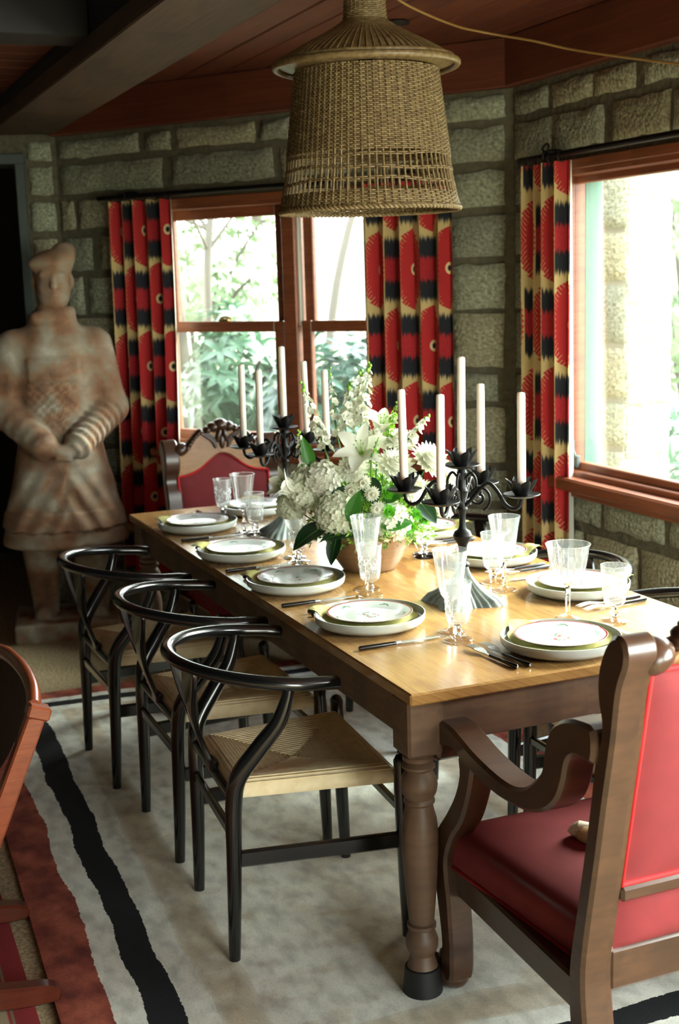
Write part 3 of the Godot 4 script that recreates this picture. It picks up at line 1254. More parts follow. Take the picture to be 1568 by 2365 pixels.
func dining_table() -> void:
	var cx := (TX0 + TX1) / 2
	var cz := (TZ0 + TZ1) / 2
	var t := thing("dining_table", "long honey-coloured farmhouse dining table with turned brown legs", "table", Vector3(cx, 0, cz))
	var w := TX1 - TX0
	var l := TZ1 - TZ0
	var mb := MB.new()
	# slightly rounded, hand-worn top
	mb.box(T(Vector3(0, TABLE_TOP - 0.014, 0)), Vector3(w, 0.028, l), 0.004)
	for k in mb.v.size():
		var q := mb.v[k]
		mb.t[k] = Vector2(q.z * 0.55 + (0.0 if absf(mb.n[k].y) > 0.5 else 0.3), (q.x + q.y * 2.0) * 0.8)
	part("tabletop", mb, M.pine, t)
	# gouge near the front corner
	mb = MB.new()
	mb.tube([Vector3(0.055, TABLE_TOP, 1.115), Vector3(0.075, TABLE_TOP + 0.0003, 1.085), Vector3(0.10, TABLE_TOP, 1.062)], [0.0005, 0.004, 0.0005], 6, Vector3.RIGHT, 0.15)
	part("gouge", mb, flatmat(Color(0.42, 0.17, 0.09), 0.7), t)
	var ih := 0.11
	for s in [-1, 1]:
		mb = MB.new()
		mb.box(T(Vector3(s * (w / 2 - 0.045), TABLE_TOP - 0.028 - ih / 2, 0)), Vector3(0.026, ih, l - 0.16), 0.003)
		part("apron", mb, M.tableleg, t)
		mb = MB.new()
		mb.box(T(Vector3(0, TABLE_TOP - 0.028 - ih / 2, s * (l / 2 - 0.05))), Vector3(w - 0.16, ih, 0.026), 0.003)
		part("apron", mb, M.tableleg, t)
	var prof := V2([0.0, 0.598, 0.031, 0.598, 0.037, 0.590, 0.036, 0.581, 0.031, 0.577, 0.038, 0.568, 0.038, 0.562, 0.030, 0.556, 0.034, 0.549, 0.041, 0.535, 0.043, 0.520, 0.040, 0.503, 0.033, 0.490, 0.036, 0.484, 0.036, 0.479, 0.031, 0.474, 0.033, 0.462, 0.039, 0.440, 0.0425, 0.405, 0.042, 0.36, 0.0385, 0.30, 0.034, 0.24, 0.030, 0.195, 0.029, 0.186, 0.034, 0.182, 0.034, 0.174, 0.029, 0.170, 0.033, 0.158, 0.038, 0.144, 0.038, 0.128, 0.033, 0.114, 0.028, 0.106, 0.030, 0.094, 0.035, 0.080, 0.037, 0.070, 0.037, 0.05, 0.0, 0.05])
	for sx in [-1, 1]:
		for sz in [-1, 1]:
			var o := Vector3(sx * (w / 2 - 0.052), 0, sz * (l / 2 - 0.075))
			mb = MB.new()
			mb.lathe(prof, 28, T(o))
			mb.box(T(o + Vector3(0, 0.665, 0)), Vector3(0.088, 0.134, 0.088), 0.006)
			var lg := part("leg", mb, M.tableleg, t)
			mb = MB.new()
			mb.lathe(V2([0.0, 0.076, 0.038, 0.076, 0.041, 0.074, 0.047, 0.016, 0.046, 0.010, 0.0, 0.010]), 24, T(o))
			tag(part("foot_cap", mb, M.rubber, lg), "black cup under the turned leg")

# ---------------------------------------------------------------- black wishbone chairs
func make_wishbone() -> Node3D:
	# faces +x; origin on the floor under the seat
	var t := thing("wishbone_chair", "", "chair", Vector3.ZERO, 0.0, "black wishbone chairs along the table")
	# seat: cord woven in four wedges, dipping to the middle, rolled over the rails
	var NX := 24
	var rows := []
	for j in NX + 3:
		var row := PackedVector3Array()
		for i in NX + 3:
			var fi := clampf((i - 1.0) / NX, 0, 1)
			var fj := clampf((j - 1.0) / NX, 0, 1)
			var under := i == 0 or j == 0 or i == NX + 2 or j == NX + 2
			var x := lerpf(-0.195, 0.215, fi)
			var hz := lerpf(0.185, 0.242, fi)
			var z := lerpf(-hz, hz, fj)
			var e := minf(minf(fi, 1 - fi), minf(fj, 1 - fj))     # distance from the rim
			var roll := sqrt(clampf(e / 0.06, 0, 1)) * 0.022
			var a := absf(fi - 0.5)
			var b := absf(fj - 0.5)
			var seam := absf(a - b)
			var y := 0.430 + roll - 0.028 * smoothstep(0.04, 0.5, e) - 0.004 * exp(-seam * seam * 1500.0)
			if under:
				y = 0.405
				x += 0.012 * (1 if i == 0 else (-1 if i == NX + 2 else 0))
				z += 0.012 * (1 if j == 0 else (-1 if j == NX + 2 else 0))
			row.append(Vector3(x, y, z))
		rows.append(row)
	var mb := MB.new()
	mb.grid(rows, false, false)
	var seat := part("seat", mb, M.cord, t)
	tag(seat, "natural paper-cord woven seat")
	# fine cord ridges, real geometry on the wedges
	mb = MB.new()
	for k in range(1, 23):
		var d := k / 46.0
		for side in 4:
			var pts := []
			for s in 7:
				var f := lerpf(d, 1.0 - d, s / 6.0)
				var fi := f
				var fj := d
				if side == 1: fj = 1.0 - d
				elif side == 2: fi = d; fj = f
				elif side == 3: fi = 1.0 - d; fj = f
				var x := lerpf(-0.195, 0.215, fi)
				var hz := lerpf(0.185, 0.242, fi)
				var e := d
				var y := 0.430 + sqrt(clampf(e / 0.06, 0, 1)) * 0.022 - 0.028 * smoothstep(0.04, 0.5, e) - 0.0002
				pts.append(Vector3(x, y, lerpf(-hz, hz, fj)))
			mb.tube(pts, 0.0019, 4, null, 1.0, false)
	tag(part("cord_strands", mb, M.cord, t), "", "", "", "stuff")
	# rear legs: straight to the seat, then sweeping forwards and outwards to the bow
	for s in [-1, 1]:
		mb = MB.new()
		var p := spline([Vector3(-0.212, 0.0, s * 0.200), Vector3(-0.207, 0.14, s * 0.203), Vector3(-0.203, 0.28, s * 0.207), Vector3(-0.200, 0.40, s * 0.212), Vector3(-0.188, 0.475, s * 0.222), Vector3(-0.140, 0.545, s * 0.238), Vector3(-0.092, 0.61, s * 0.252), Vector3(-0.070, 0.668, s * 0.258), Vector3(-0.064, 0.70, s * 0.258)], 5)
		mb.tube(p, sampled([0.0145, 0.017, 0.019, 0.0205, 0.0215, 0.0225, 0.0215, 0.0185, 0.015, 0.0135], p.size()), 14)
		part("leg", mb, M.black, t)
		# front legs with rounded tops above the seat
		mb = MB.new()
		p = [Vector3(0.228, 0, s * 0.245), Vector3(0.224, 0.14, s * 0.247), Vector3(0.220, 0.30, s * 0.249), Vector3(0.217, 0.40, s * 0.25), Vector3(0.216, 0.445, s * 0.25), Vector3(0.216, 0.470, s * 0.25), Vector3(0.216, 0.482, s * 0.25), Vector3(0.216, 0.487, s * 0.25)]
		mb.tube(p, [0.0145, 0.0175, 0.0195, 0.0195, 0.0175, 0.0185, 0.012, 0.002], 14)
		part("leg", mb, M.black, t)
		# side stretcher, deep and flat
		mb = MB.new()
		mb.box(Transform3D(Basis(Vector3.UP, -atan2(s * 0.045, 0.42)), Vector3(0.008, 0.262, s * 0.226)), Vector3(0.415, 0.042, 0.017), 0.005)
		part("stretcher", mb, M.black, t)
	for q in [[-0.205, 0.205, 0.33, 0.030], [0.221, 0.248, 0.335, 0.026]]:
		mb = MB.new()
		mb.box(T(Vector3(q[0], q[2], 0)), Vector3(0.016, q[3], q[1] * 2), 0.005)
		part("stretcher", mb, M.black, t)
	# rear seat rail with the socket of the splat
	mb = MB.new()
	mb.tube([Vector3(-0.198, 0.418, -0.20), Vector3(-0.198, 0.418, 0.20)], 0.014, 10)
	mb.box(T(Vector3(-0.203, 0.435, 0)), Vector3(0.022, 0.03, 0.06), 0.006)
	part("seat_rail", mb, M.black, t)
	# steam-bent bow
	mb = MB.new()
	var bow := []
	for k in 41:
		var a := lerpf(-PI / 2, PI / 2, k / 40.0)
		bow.append(Vector3(-0.035 - 0.262 * cos(a), 0.700 + 0.034 * cos(a), 0.262 * sin(a)))
	var full := [Vector3(0.063, 0.688, -0.2485), Vector3(0.058, 0.689, -0.249), Vector3(0.02, 0.695, -0.257)] + bow + [Vector3(0.02, 0.695, 0.257), Vector3(0.058, 0.689, 0.249), Vector3(0.063, 0.688, 0.2485)]
	var rr := []
	for k in full.size():
		var f := absf(k / float(full.size() - 1) - 0.5) * 2.0
		rr.append(lerpf(0.0148, 0.0170, smoothstep(0.2, 0.9, f)))
	rr[0] = 0.010
	rr[full.size() - 1] = 0.010
	mb.tube(full, rr, 16, Vector3.UP, 1.18)
	part("back_bow", mb, M.black, t)
	# Y-shaped splat
	mb = MB.new()
	var y := outline([-0.022, 0.435, 0.022, 0.435, 0.020, 0.49, 0.026, 0.535, 0.060, 0.60, 0.098, 0.665, 0.112, 0.716, 0.082, 0.728, 0.052, 0.665, 0.020, 0.60, 0.0, 0.577, -0.020, 0.60, -0.052, 0.665, -0.082, 0.728, -0.112, 0.716, -0.098, 0.665, -0.060, 0.60, -0.026, 0.535, -0.020, 0.49], 4)
	mb.prism(y, 0.013, Transform3D(), 0.003)
	# bend it: lean back and wrap with the bow
	for k in mb.v.size():
		var q := mb.v[k]
		var f := clampf((q.y - 0.435) / 0.29, 0, 1)
		var zz := q.x * 1.15
		var xb := -0.035 - sqrt(maxf(0.262 * 0.262 - zz * zz, 0.0))
		mb.v[k] = Vector3(lerpf(-0.204, xb, pow(f, 0.9)) + q.z, q.y, zz)
		mb.n[k] = Vector3(mb.n[k].z, mb.n[k].y, mb.n[k].x)
	for k in range(0, mb.ix.size(), 3):
		var s := mb.ix[k + 1]
		mb.ix[k + 1] = mb.ix[k + 2]
		mb.ix[k + 2] = s
	part("splat", mb, M.black, t)
	return t

func wishbone_chairs() -> void:
	var L := "black wishbone chair with cord seat, "
	var c := make_wishbone()
	var spots := [
		[Vector3(1.092, 0.012, -3.03), -0.075, "nearest of three on the left side"],
		[Vector3(1.110, 0.012, -3.637), -0.01, "middle of three on the left side"],
		[Vector3(1.069, 0.012, -4.276), 0.02, "in front of the stone statue"],
		[Vector3(2.05, 0.012, -2.81), PI - 0.02, "right side, nearest the carved armchair"],
		[Vector3(2.06, 0.012, -3.42), PI + 0.02, "below the picture window"],
		[Vector3(2.07, 0.012, -4.17), PI - 0.03, "far right behind the front candelabra"]]
	for k in spots.size():
		var s = spots[k]
		if k == 0:
			c.position = s[0]
			c.rotation.y = s[1]
			c.set_meta("label", L + s[2])
		else:
			dup(c, "wishbone_chair", L + s[2], s[0], s[1])

# ---------------------------------------------------------------- carved armchairs with red upholstery
# local: sitter faces -z, origin on the floor at the middle; outlines are given as (z, y)
func side_board(t: Node3D, called: String, zy: Array, x: float, thick: float, m: Material, per := 4) -> void:
	var mb := MB.new()
	# prism axes: local x -> z, local y -> y, depth -> -x
	mb.prism(outline(zy, per), thick, Transform3D(Basis(Vector3(0, 0, 1), Vector3.UP, Vector3(-1, 0, 0)), Vector3(x, 0, 0)), 0.007)
	part(called, mb, m, t)

func pad(mb: MB, xa: float, xb: float, low: Callable, up: Callable, zf: Callable, bulge: float, sd: float) -> void:
	var rows := []
	for j in 15:
		var fj := j / 14.0
		var row := PackedVector3Array()
		for i in 31:
			var fi := i / 30.0
			var x := lerpf(xa, xb, fi)
			var y := lerpf(low.call(x), up.call(x), fj)
			var e := minf(minf(fi, 1 - fi) * (xb - xa), minf(fj, 1 - fj) * 0.4)
			row.append(Vector3(x, y, zf.call(y) + sd * bulge * (1.0 - exp(-e * 26.0))))
		rows.append(row)
	mb.grid(rows, false, false)
	face(mb, Vector3(0, 0, sd))

func face(mb: MB, d: Vector3) -> void:
	var acc := 0.0
	for q in mb.n: acc += q.dot(d)
	if acc < 0.0:
		for k in mb.n.size(): mb.n[k] = -mb.n[k]
		for k in range(0, mb.ix.size(), 3):
			var s := mb.ix[k + 1]
			mb.ix[k + 1] = mb.ix[k + 2]
			mb.ix[k + 2] = s

func throne(label: String, called: String, category: String, at: Vector3, turn: float, hw: float, arms: bool) -> void:
	var t := thing(called, label, category, at, turn)
	var mb: MB
	var k := hw / 0.352          # width against the near armchair
	var zback := func(y): return 0.232 + y * 0.165      # middle of the leaning back
	# back posts, sawn from board: rounded shoulder, waist, long taper
	for s in [-1, 1]:
		side_board(t, "back_post", [0.40, 1.022, 0.372, 1.005, 0.350, 0.966, 0.341, 0.925, 0.344, 0.885, 0.353, 0.855, 0.352, 0.82, 0.334, 0.775, 0.322, 0.70, 0.300, 0.58, 0.272, 0.44, 0.250, 0.32, 0.256, 0.20, 0.300, 0.0, 0.345, 0.0, 0.312, 0.20, 0.299, 0.32, 0.312, 0.42, 0.340, 0.56, 0.366, 0.70, 0.390, 0.82, 0.406, 0.92, 0.428, 0.975, 0.424, 1.01], s * hw, 0.07, M.oak)
		mb = MB.new()
		mb.ball(Vector3(s * (hw - 0.045), 0.972, 0.388), Vector3(0.045, 0.034, 0.046), 16, 12, Basis(Vector3(0, 0, 1), s * -0.35))
		part("post_scroll", mb, M.oak, t)
	var zc := 0.368
	# crest rail: arched board, arch cut below for the upholstery
	var arch := func(x):
		var u := absf(x) / k
		return 0.845 + 0.100 * exp(-pow(u / 0.150, 2.0))
	mb = MB.new()
	var crest := PackedVector2Array()
	for q in spline(V2([-0.318, 0.962, -0.285, 0.950, -0.255, 0.962, -0.225, 0.985, -0.185, 1.025, -0.14, 1.050, -0.09, 1.058, -0.05, 1.050, 0.0, 1.055, 0.05, 1.050, 0.09, 1.058, 0.14, 1.050, 0.185, 1.025, 0.225, 0.985, 0.255, 0.962, 0.285, 0.950, 0.318, 0.962]), 4): crest.append(Vector2(q.x * k, q.y))
	for i in 33:
		var x := lerpf(0.318, -0.318, i / 32.0) * k
		crest.append(Vector2(x, arch.call(x)))
	mb.prism(crest, 0.028, T(Vector3(0, 0, zc)), 0.006)
	part("crest_rail", mb, M.oaklight, t)
	for s in [-1, 1]:
		mb = MB.new()
		for i in 7:
			var f := i / 6.0
			mb.ball(Vector3(s * lerpf(0.242, 0.150, f) * k, lerpf(0.975, 1.050, pow(f, 0.8)) + 0.004, zc), Vector3(0.017, 0.012, 0.026), 10, 8, Basis(Vector3(0, 0, 1), s * -0.75))
		part("crest_scroll", mb, M.oak, t)
		for sd in [-1, 1]:
			mb = MB.new()
			for r in 3:
				var o := 0.013 * r
				var z0: float = zc + sd * 0.019
				mb.tube(spline([Vector3(s * (0.026 + o * 0.2), 0.972, z0), Vector3(s * (0.030 + o * 0.5), 1.0, z0), Vector3(s * (0.042 + o), 1.025, z0), Vector3(s * (0.070 + o), 1.046, z0)], 5), 0.0052, 8)
			part("crest_volute", mb, M.oak, t)
	mb = MB.new()
	mb.ball(Vector3(0, 1.078, zc), Vector3(0.034, 0.032, 0.036), 14, 10)
	for s in [-1, 1]:
		mb.ball(Vector3(s * 0.037, 1.070, zc), Vector3(0.025, 0.025, 0.034), 12, 8)
		mb.ball(Vector3(s * 0.064, 1.058, zc), Vector3(0.017, 0.020, 0.030), 12, 8)
		for sd in [-1, 1]:
			mb.ball(Vector3(s * 0.016, 1.03, zc + sd * 0.02), Vector3(0.013, 0.034, 0.012), 10, 8, Basis(Vector3(0, 0, 1), s * 0.25))
	for sd in [-1, 1]:
		mb.ball(Vector3(0, 1.0, zc + sd * 0.018), Vector3(0.014, 0.034, 0.010), 10, 8)
	part("carved_shell", mb, M.oak, t)
	# rails
	var w := (hw - 0.03) * 2.0
	mb = MB.new()
	mb.box(T(Vector3(0, 0.495, 0.316)), Vector3(w, 0.03, 0.036), 0.006)
	part("back_rail", mb, M.oak, t)
	mb = MB.new()
	mb.box(T(Vector3(0, 0.325, 0.280)), Vector3(w, 0.085, 0.036), 0.006)
	part("seat_rail", mb, M.oak, t)
	for s in [-1, 1]:
		mb = MB.new()
		mb.box(Transform3D(Basis(Vector3.UP, s * 0.04), Vector3(s * (hw + 0.004), 0.278, -0.005)), Vector3(0.040, 0.072, 0.56), 0.006)
		part("seat_rail", mb, M.oak, t)
	mb = MB.new()
	mb.box(T(Vector3(0, 0.278, -0.272)), Vector3(w + 0.06, 0.072, 0.036), 0.006)
	part("seat_rail", mb, M.oak, t)
	# upholstered back, padded on both faces, with a bright cord round it
	var xw := (0.318 * k)
	for sd in [-1.0, 1.0]:
		mb = MB.new()
		pad(mb, -xw, xw, func(_x): return 0.508, func(x): return (0.952 if sd > 0.0 else arch.call(x) + 0.006), func(y): return (0.224 + 0.188 * y if sd > 0.0 else zback.call(y) - 0.014), 0.017, sd)
		part("back_cushion", mb, M.redfab, t)
		mb = MB.new()
		var cord := []
		for i in 25:
			var x := lerpf(-xw, xw, i / 24.0)
			var y: float = 0.950 if sd > 0.0 else arch.call(x) + 0.002
			cord.append(Vector3(x, y, (0.229 + 0.188 * y if sd > 0.0 else zback.call(y) - 0.020)))
		cord.append(Vector3(xw, 0.514, (0.229 + 0.188 * 0.514 if sd > 0.0 else zback.call(0.514) - 0.020)))
		cord.append(Vector3(-xw, 0.514, (0.229 + 0.188 * 0.514 if sd > 0.0 else zback.call(0.514) - 0.020)))
		cord.append(cord[0])
		mb.tube(cord, 0.006, 6, null, 1.0, false)
		part("piping", mb, M.piping, t)
	mb = MB.new()
	pad(mb, -xw, xw, func(_x): return 0.366, func(_x): return 0.482, func(_y): return 0.292, 0.020, 1.0)
	part("lower_back_panel", mb, M.redfab, t)
	# sprung seat cushion: domed, wrapped down over the rails
	var rows := []
	for j in 21:
		var row := PackedVector3Array()
		for i in 25:
			var fi := clampf((i - 2.0) / 20.0, 0, 1)
			var fj := clampf((j - 2.0) / 16.0, 0, 1)
			var ring := maxi(maxi(2 - i, i - 22), maxi(2 - j, j - 18))
			var z := lerpf(-0.285, 0.268, fj)
			var h2 := lerpf(hw + 0.022, hw - 0.012, fj)
			var x := lerpf(-h2, h2, fi)
			var e := minf(minf(fi, 1 - fi) * 0.7, minf(fj, 1 - fj) * 0.54)
			var y := 0.392 + 0.062 * (1.0 - exp(-e * 11.0))
			if ring == 1: y = 0.358
			elif ring >= 2: y = 0.310
			row.append(Vector3(x, y, z))
		rows.append(row)
	mb = MB.new()
	mb.grid(rows, false, false)
	face(mb, Vector3.UP)
	part("seat_cushion", mb, M.redfab, t)
	mb = MB.new()
	var hem := []
	for q in [Vector3(-hw + 0.012, 0.313, 0.268), Vector3(-hw - 0.024, 0.313, -0.288), Vector3(hw + 0.024, 0.313, -0.288), Vector3(hw - 0.012, 0.313, 0.268)]: hem.append(q)
	mb.tube(hem, 0.005, 6)
	part("piping", mb, M.piping, t)
	for s in [-1, 1]:
		var x: float = s * (hw + 0.010)
		# cabriole front leg and arm support in one sawn board
		if arms:
			side_board(t, "front_leg", [-0.180, 0.612, -0.180, 0.565, -0.202, 0.512, -0.247, 0.450, -0.294, 0.395, -0.318, 0.345, -0.318, 0.295, -0.304, 0.245, -0.288, 0.180, -0.278, 0.120, -0.285, 0.04, -0.235, 0.04, -0.228, 0.120, -0.234, 0.190, -0.240, 0.245, -0.250, 0.290, -0.250, 0.340, -0.220, 0.400, -0.176, 0.452, -0.142, 0.52, -0.124, 0.575, -0.118, 0.625], x, 0.062, M.oak)
		else:
			side_board(t, "front_leg", [-0.305, 0.335, -0.318, 0.290, -0.304, 0.245, -0.288, 0.180, -0.278, 0.120, -0.285, 0.04, -0.235, 0.04, -0.228, 0.120, -0.234, 0.190, -0.240, 0.245, -0.250, 0.290, -0.245, 0.335], x, 0.06, M.oak)
		mb = MB.new()
		mb.ball(Vector3(x, 0.034, -0.290), Vector3(0.041, 0.034, 0.055), 14, 10)
		for i in 3:
			var dx := (i - 1) * 0.025
			mb.ball(Vector3(x + dx, 0.026, -0.340 + absf(dx) * 0.4), Vector3(0.015, 0.024, 0.024), 10, 8)
			mb.ball(Vector3(x + dx, 0.062, -0.322 + absf(dx) * 0.3), Vector3(0.011, 0.014, 0.018), 10, 8)
		part("paw_foot", mb, M.oak, t)
		if arms:
			side_board(t, "arm", [-0.306, 0.605, -0.314, 0.628, -0.298, 0.650, -0.262, 0.664, -0.215, 0.666, -0.165, 0.655, -0.110, 0.640, -0.05, 0.630, 0.01, 0.624, 0.06, 0.626, 0.105, 0.640, 0.140, 0.665, 0.172, 0.700, 0.182, 0.742, 0.194, 0.778, 0.216, 0.806, 0.255, 0.828, 0.30, 0.838, 0.345, 0.835, 0.345, 0.772, 0.300, 0.770, 0.272, 0.758, 0.258, 0.735, 0.250, 0.705, 0.230, 0.662, 0.195, 0.628, 0.150, 0.604, 0.10, 0.590, 0.04, 0.584, -0.01, 0.582, -0.074, 0.588, -0.150, 0.603, -0.205, 0.618, -0.255, 0.604, -0.262, 0.574, -0.290, 0.560, -0.312, 0.575], x + s * 0.002, 0.072, M.oak, 3)

func throne_chairs() -> void:
	throne("carved wooden armchair with red upholstery, its back to us at the near table end", "carved_armchair", "armchair", Vector3(1.652, 0.012, -2.225), 0.0, 0.352, true)
	throne("carved wooden chair with arched red back, facing us at the far table end", "carved_side_chair", "chair", Vector3(1.745, 0.012, -5.17), PI + 0.03, 0.235, false)
	(get_node("carved_side_chair") as Node3D).scale = Vector3(1.0, 0.935, 1.0)
	# small shell on the near red seat
	var mb := MB.new()
	mb.ball(Vector3.ZERO, Vector3(0.030, 0.020, 0.044), 18, 12)
	for k in mb.v.size():
		var a := atan2(mb.v[k].x, mb.v[k].y)
		mb.v[k] *= 1.0 + 0.07 * sin(a * 9.0)
	var tip := MB.new()
	tip.lathe(V2([0.0, -0.03, 0.012, -0.02, 0.020, 0.0, 0.014, 0.02, 0.0, 0.04]), 14, along(Vector3(0.3, 0.25, 1.0), Vector3(0, 0.004, -0.03)))
	var sh := thing("seashell", "small cream and tan shell lying on the seat of the near red armchair", "shell", Vector3(1.482, 0.468, -2.215), 0.5)
	part("shell_body", mb, flatmat(Color(0.72, 0.60, 0.44), 0.4), sh)
	part("shell_tip", tip, flatmat(Color(0.80, 0.76, 0.68), 0.4), sh)

# ---------------------------------------------------------------- folding sling chair, mostly out of frame
func folding_chair() -> void:
	var o := Vector3(0.183, 0.008, -3.3)
	var t := thing("folding_chair", "orange-brown wooden folding chair with dark leather sling at the left edge", "chair", o)
	var mb: MB
	# crossed legs: one set rises to the right-hand rail, the other comes down to the floor at the right
	for z in [0.09, -0.50]:
		mb = MB.new()
		mb.prism(PackedVector2Array([Vector2(0.278, 0.585), Vector2(0.328, 0.585), Vector2(0.08, -0.002), Vector2(0.02, -0.002)]), 0.04, T(Vector3(0, 0, z)), 0.005)
		part("crossed_leg", mb, M.orange, t)
		mb = MB.new()
		mb.box(Transform3D(Basis(Vector3(0, 0, 1), -0.35), Vector3(0.308, 0.592, z)), Vector3(0.058, 0.034, 0.052), 0.005)
		part("rail_block", mb, M.orange, t)
	for z in [-0.01, 0.43]:
		mb = MB.new()
		mb.prism(outline([-0.30, 0.16, -0.05, 0.095, 0.12, 0.062, 0.225, 0.046, 0.256, 0.030, 0.258, 0.010, 0.235, 0.0, 0.12, 0.008, -0.05, 0.038, -0.30, 0.10], 4), 0.045, T(Vector3(0, 0, z)), 0.006)
		part("floor_leg", mb, M.mahogany, t)
	# bowed rail between the two leg tops
	mb = MB.new()
	mb.tube(spline([Vector3(0.300, 0.60, 0.08), Vector3(0.318, 0.612, -0.04), Vector3(0.322, 0.618, -0.20), Vector3(0.312, 0.612, -0.38), Vector3(0.292, 0.60, -0.50)], 6), 0.022, 12, Vector3.UP, 0.85)
	part("bowed_rail", mb, M.orange, t)
	mb = MB.new()
	mb.tube(spline([Vector3(-0.300, 0.60, 0.08), Vector3(-0.322, 0.618, -0.20), Vector3(-0.292, 0.60, -0.50)], 6), 0.022, 12, Vector3.UP, 0.85)
	part("bowed_rail", mb, M.orange, t)
	# leather sling hanging between the rails
	var rows := []
	for j in 13:
		var fj := j / 12.0
		var row := PackedVector3Array()
		for i in 17:
			var u := i / 16.0 * 2.0 - 1.0
			var bow := 0.022 * sin(fj * PI)
			row.append(Vector3(u * (0.288 + bow), 0.60 - 0.26 * (1.0 - pow(absf(u), 2.4)), lerpf(0.085, -0.49, fj)))
		rows.append(row)
	mb = MB.new()
	mb.grid(rows)
	face(mb, Vector3.UP)
	part("sling_seat", mb, M.leather, t)

# ---------------------------------------------------------------- things on the table
func plate_tex() -> ImageTexture:
	var leaves := []
	var rg := RandomNumberGenerator.new()
	rg.seed = 8
	for k in 5:
		var a := TAU * k / 5.0 + 0.4
		for q in 3: leaves.append([Vector2(cos(a + q * 0.09 - 0.09), sin(a + q * 0.09 - 0.09)) * (0.80 + 0.03 * (q % 2)), a + 1.4 + q * 0.5, 0.075, 0.018])
	for k in 7:
		var a := rg.randf() * TAU
		leaves.append([Vector2(cos(a), sin(a)) * rg.randf_range(0.05, 0.26), rg.randf() * TAU, 0.10, 0.030])
	var cherries := [Vector2(0.12, 0.10), Vector2(-0.02, 0.20), Vector2(0.05, -0.12), Vector2(-0.16, 0.02)]
	return img_tex(256, 256, func(px, py):
		var p := Vector2(px - 127.5, py - 127.5) / 127.5
		var r := p.length()
		var c := C(200, 206, 201)
		if r > 0.955 and r < 0.995: c = C(150, 66, 64)
		for l in leaves:
			var d: Vector2 = (p - l[0]).rotated(-l[1])
			var e := Vector2(d.x / l[2], d.y / l[3]).length()
			if e < 1.0: c = C(84, 124, 90) if e > 0.45 else C(112, 150, 112)
		for q in cherries:
			if p.distance_to(q) < 0.045: c = C(158, 40, 54)
		return c)

func etch_tex() -> ImageTexture:
	var rg := RandomNumberGenerator.new()
	rg.seed = 21
	var marks := []
	for k in 70:
		marks.append([Vector2(rg.randf() * 256.0, rg.randf_range(14, 118)), rg.randf() * TAU, rg.randf_range(5, 13), rg.randf_range(1.6, 4.2)])
	return img_tex(256, 128, func(px, py):
		var a := 0.0
		for m in marks:
			var d := Vector2(wrapf(px - m[0].x, -128, 128), py - m[0].y).rotated(-m[1])
			if Vector2(d.x / m[2], d.y / m[3]).length() < 1.0: a = 0.8
		# scrolling stems
		var s := 64.0 + 26.0 * sin(px * TAU / 64.0)
		if absf(py - s) < 1.8: a = 0.55
		return Color(1, 1, 1, a))

func make_plates() -> void:
	M.plate = M.porcelain.duplicate()
	M.plate.albedo_texture = plate_tex()
	M.plate.albedo_color = Color(1, 1, 1)
	var et := flatmat(Color(0.95, 0.97, 0.96, 1), 0.5)
	et.albedo_texture = etch_tex()
	et.transparency = BaseMaterial3D.TRANSPARENCY_ALPHA
	M.etch = et

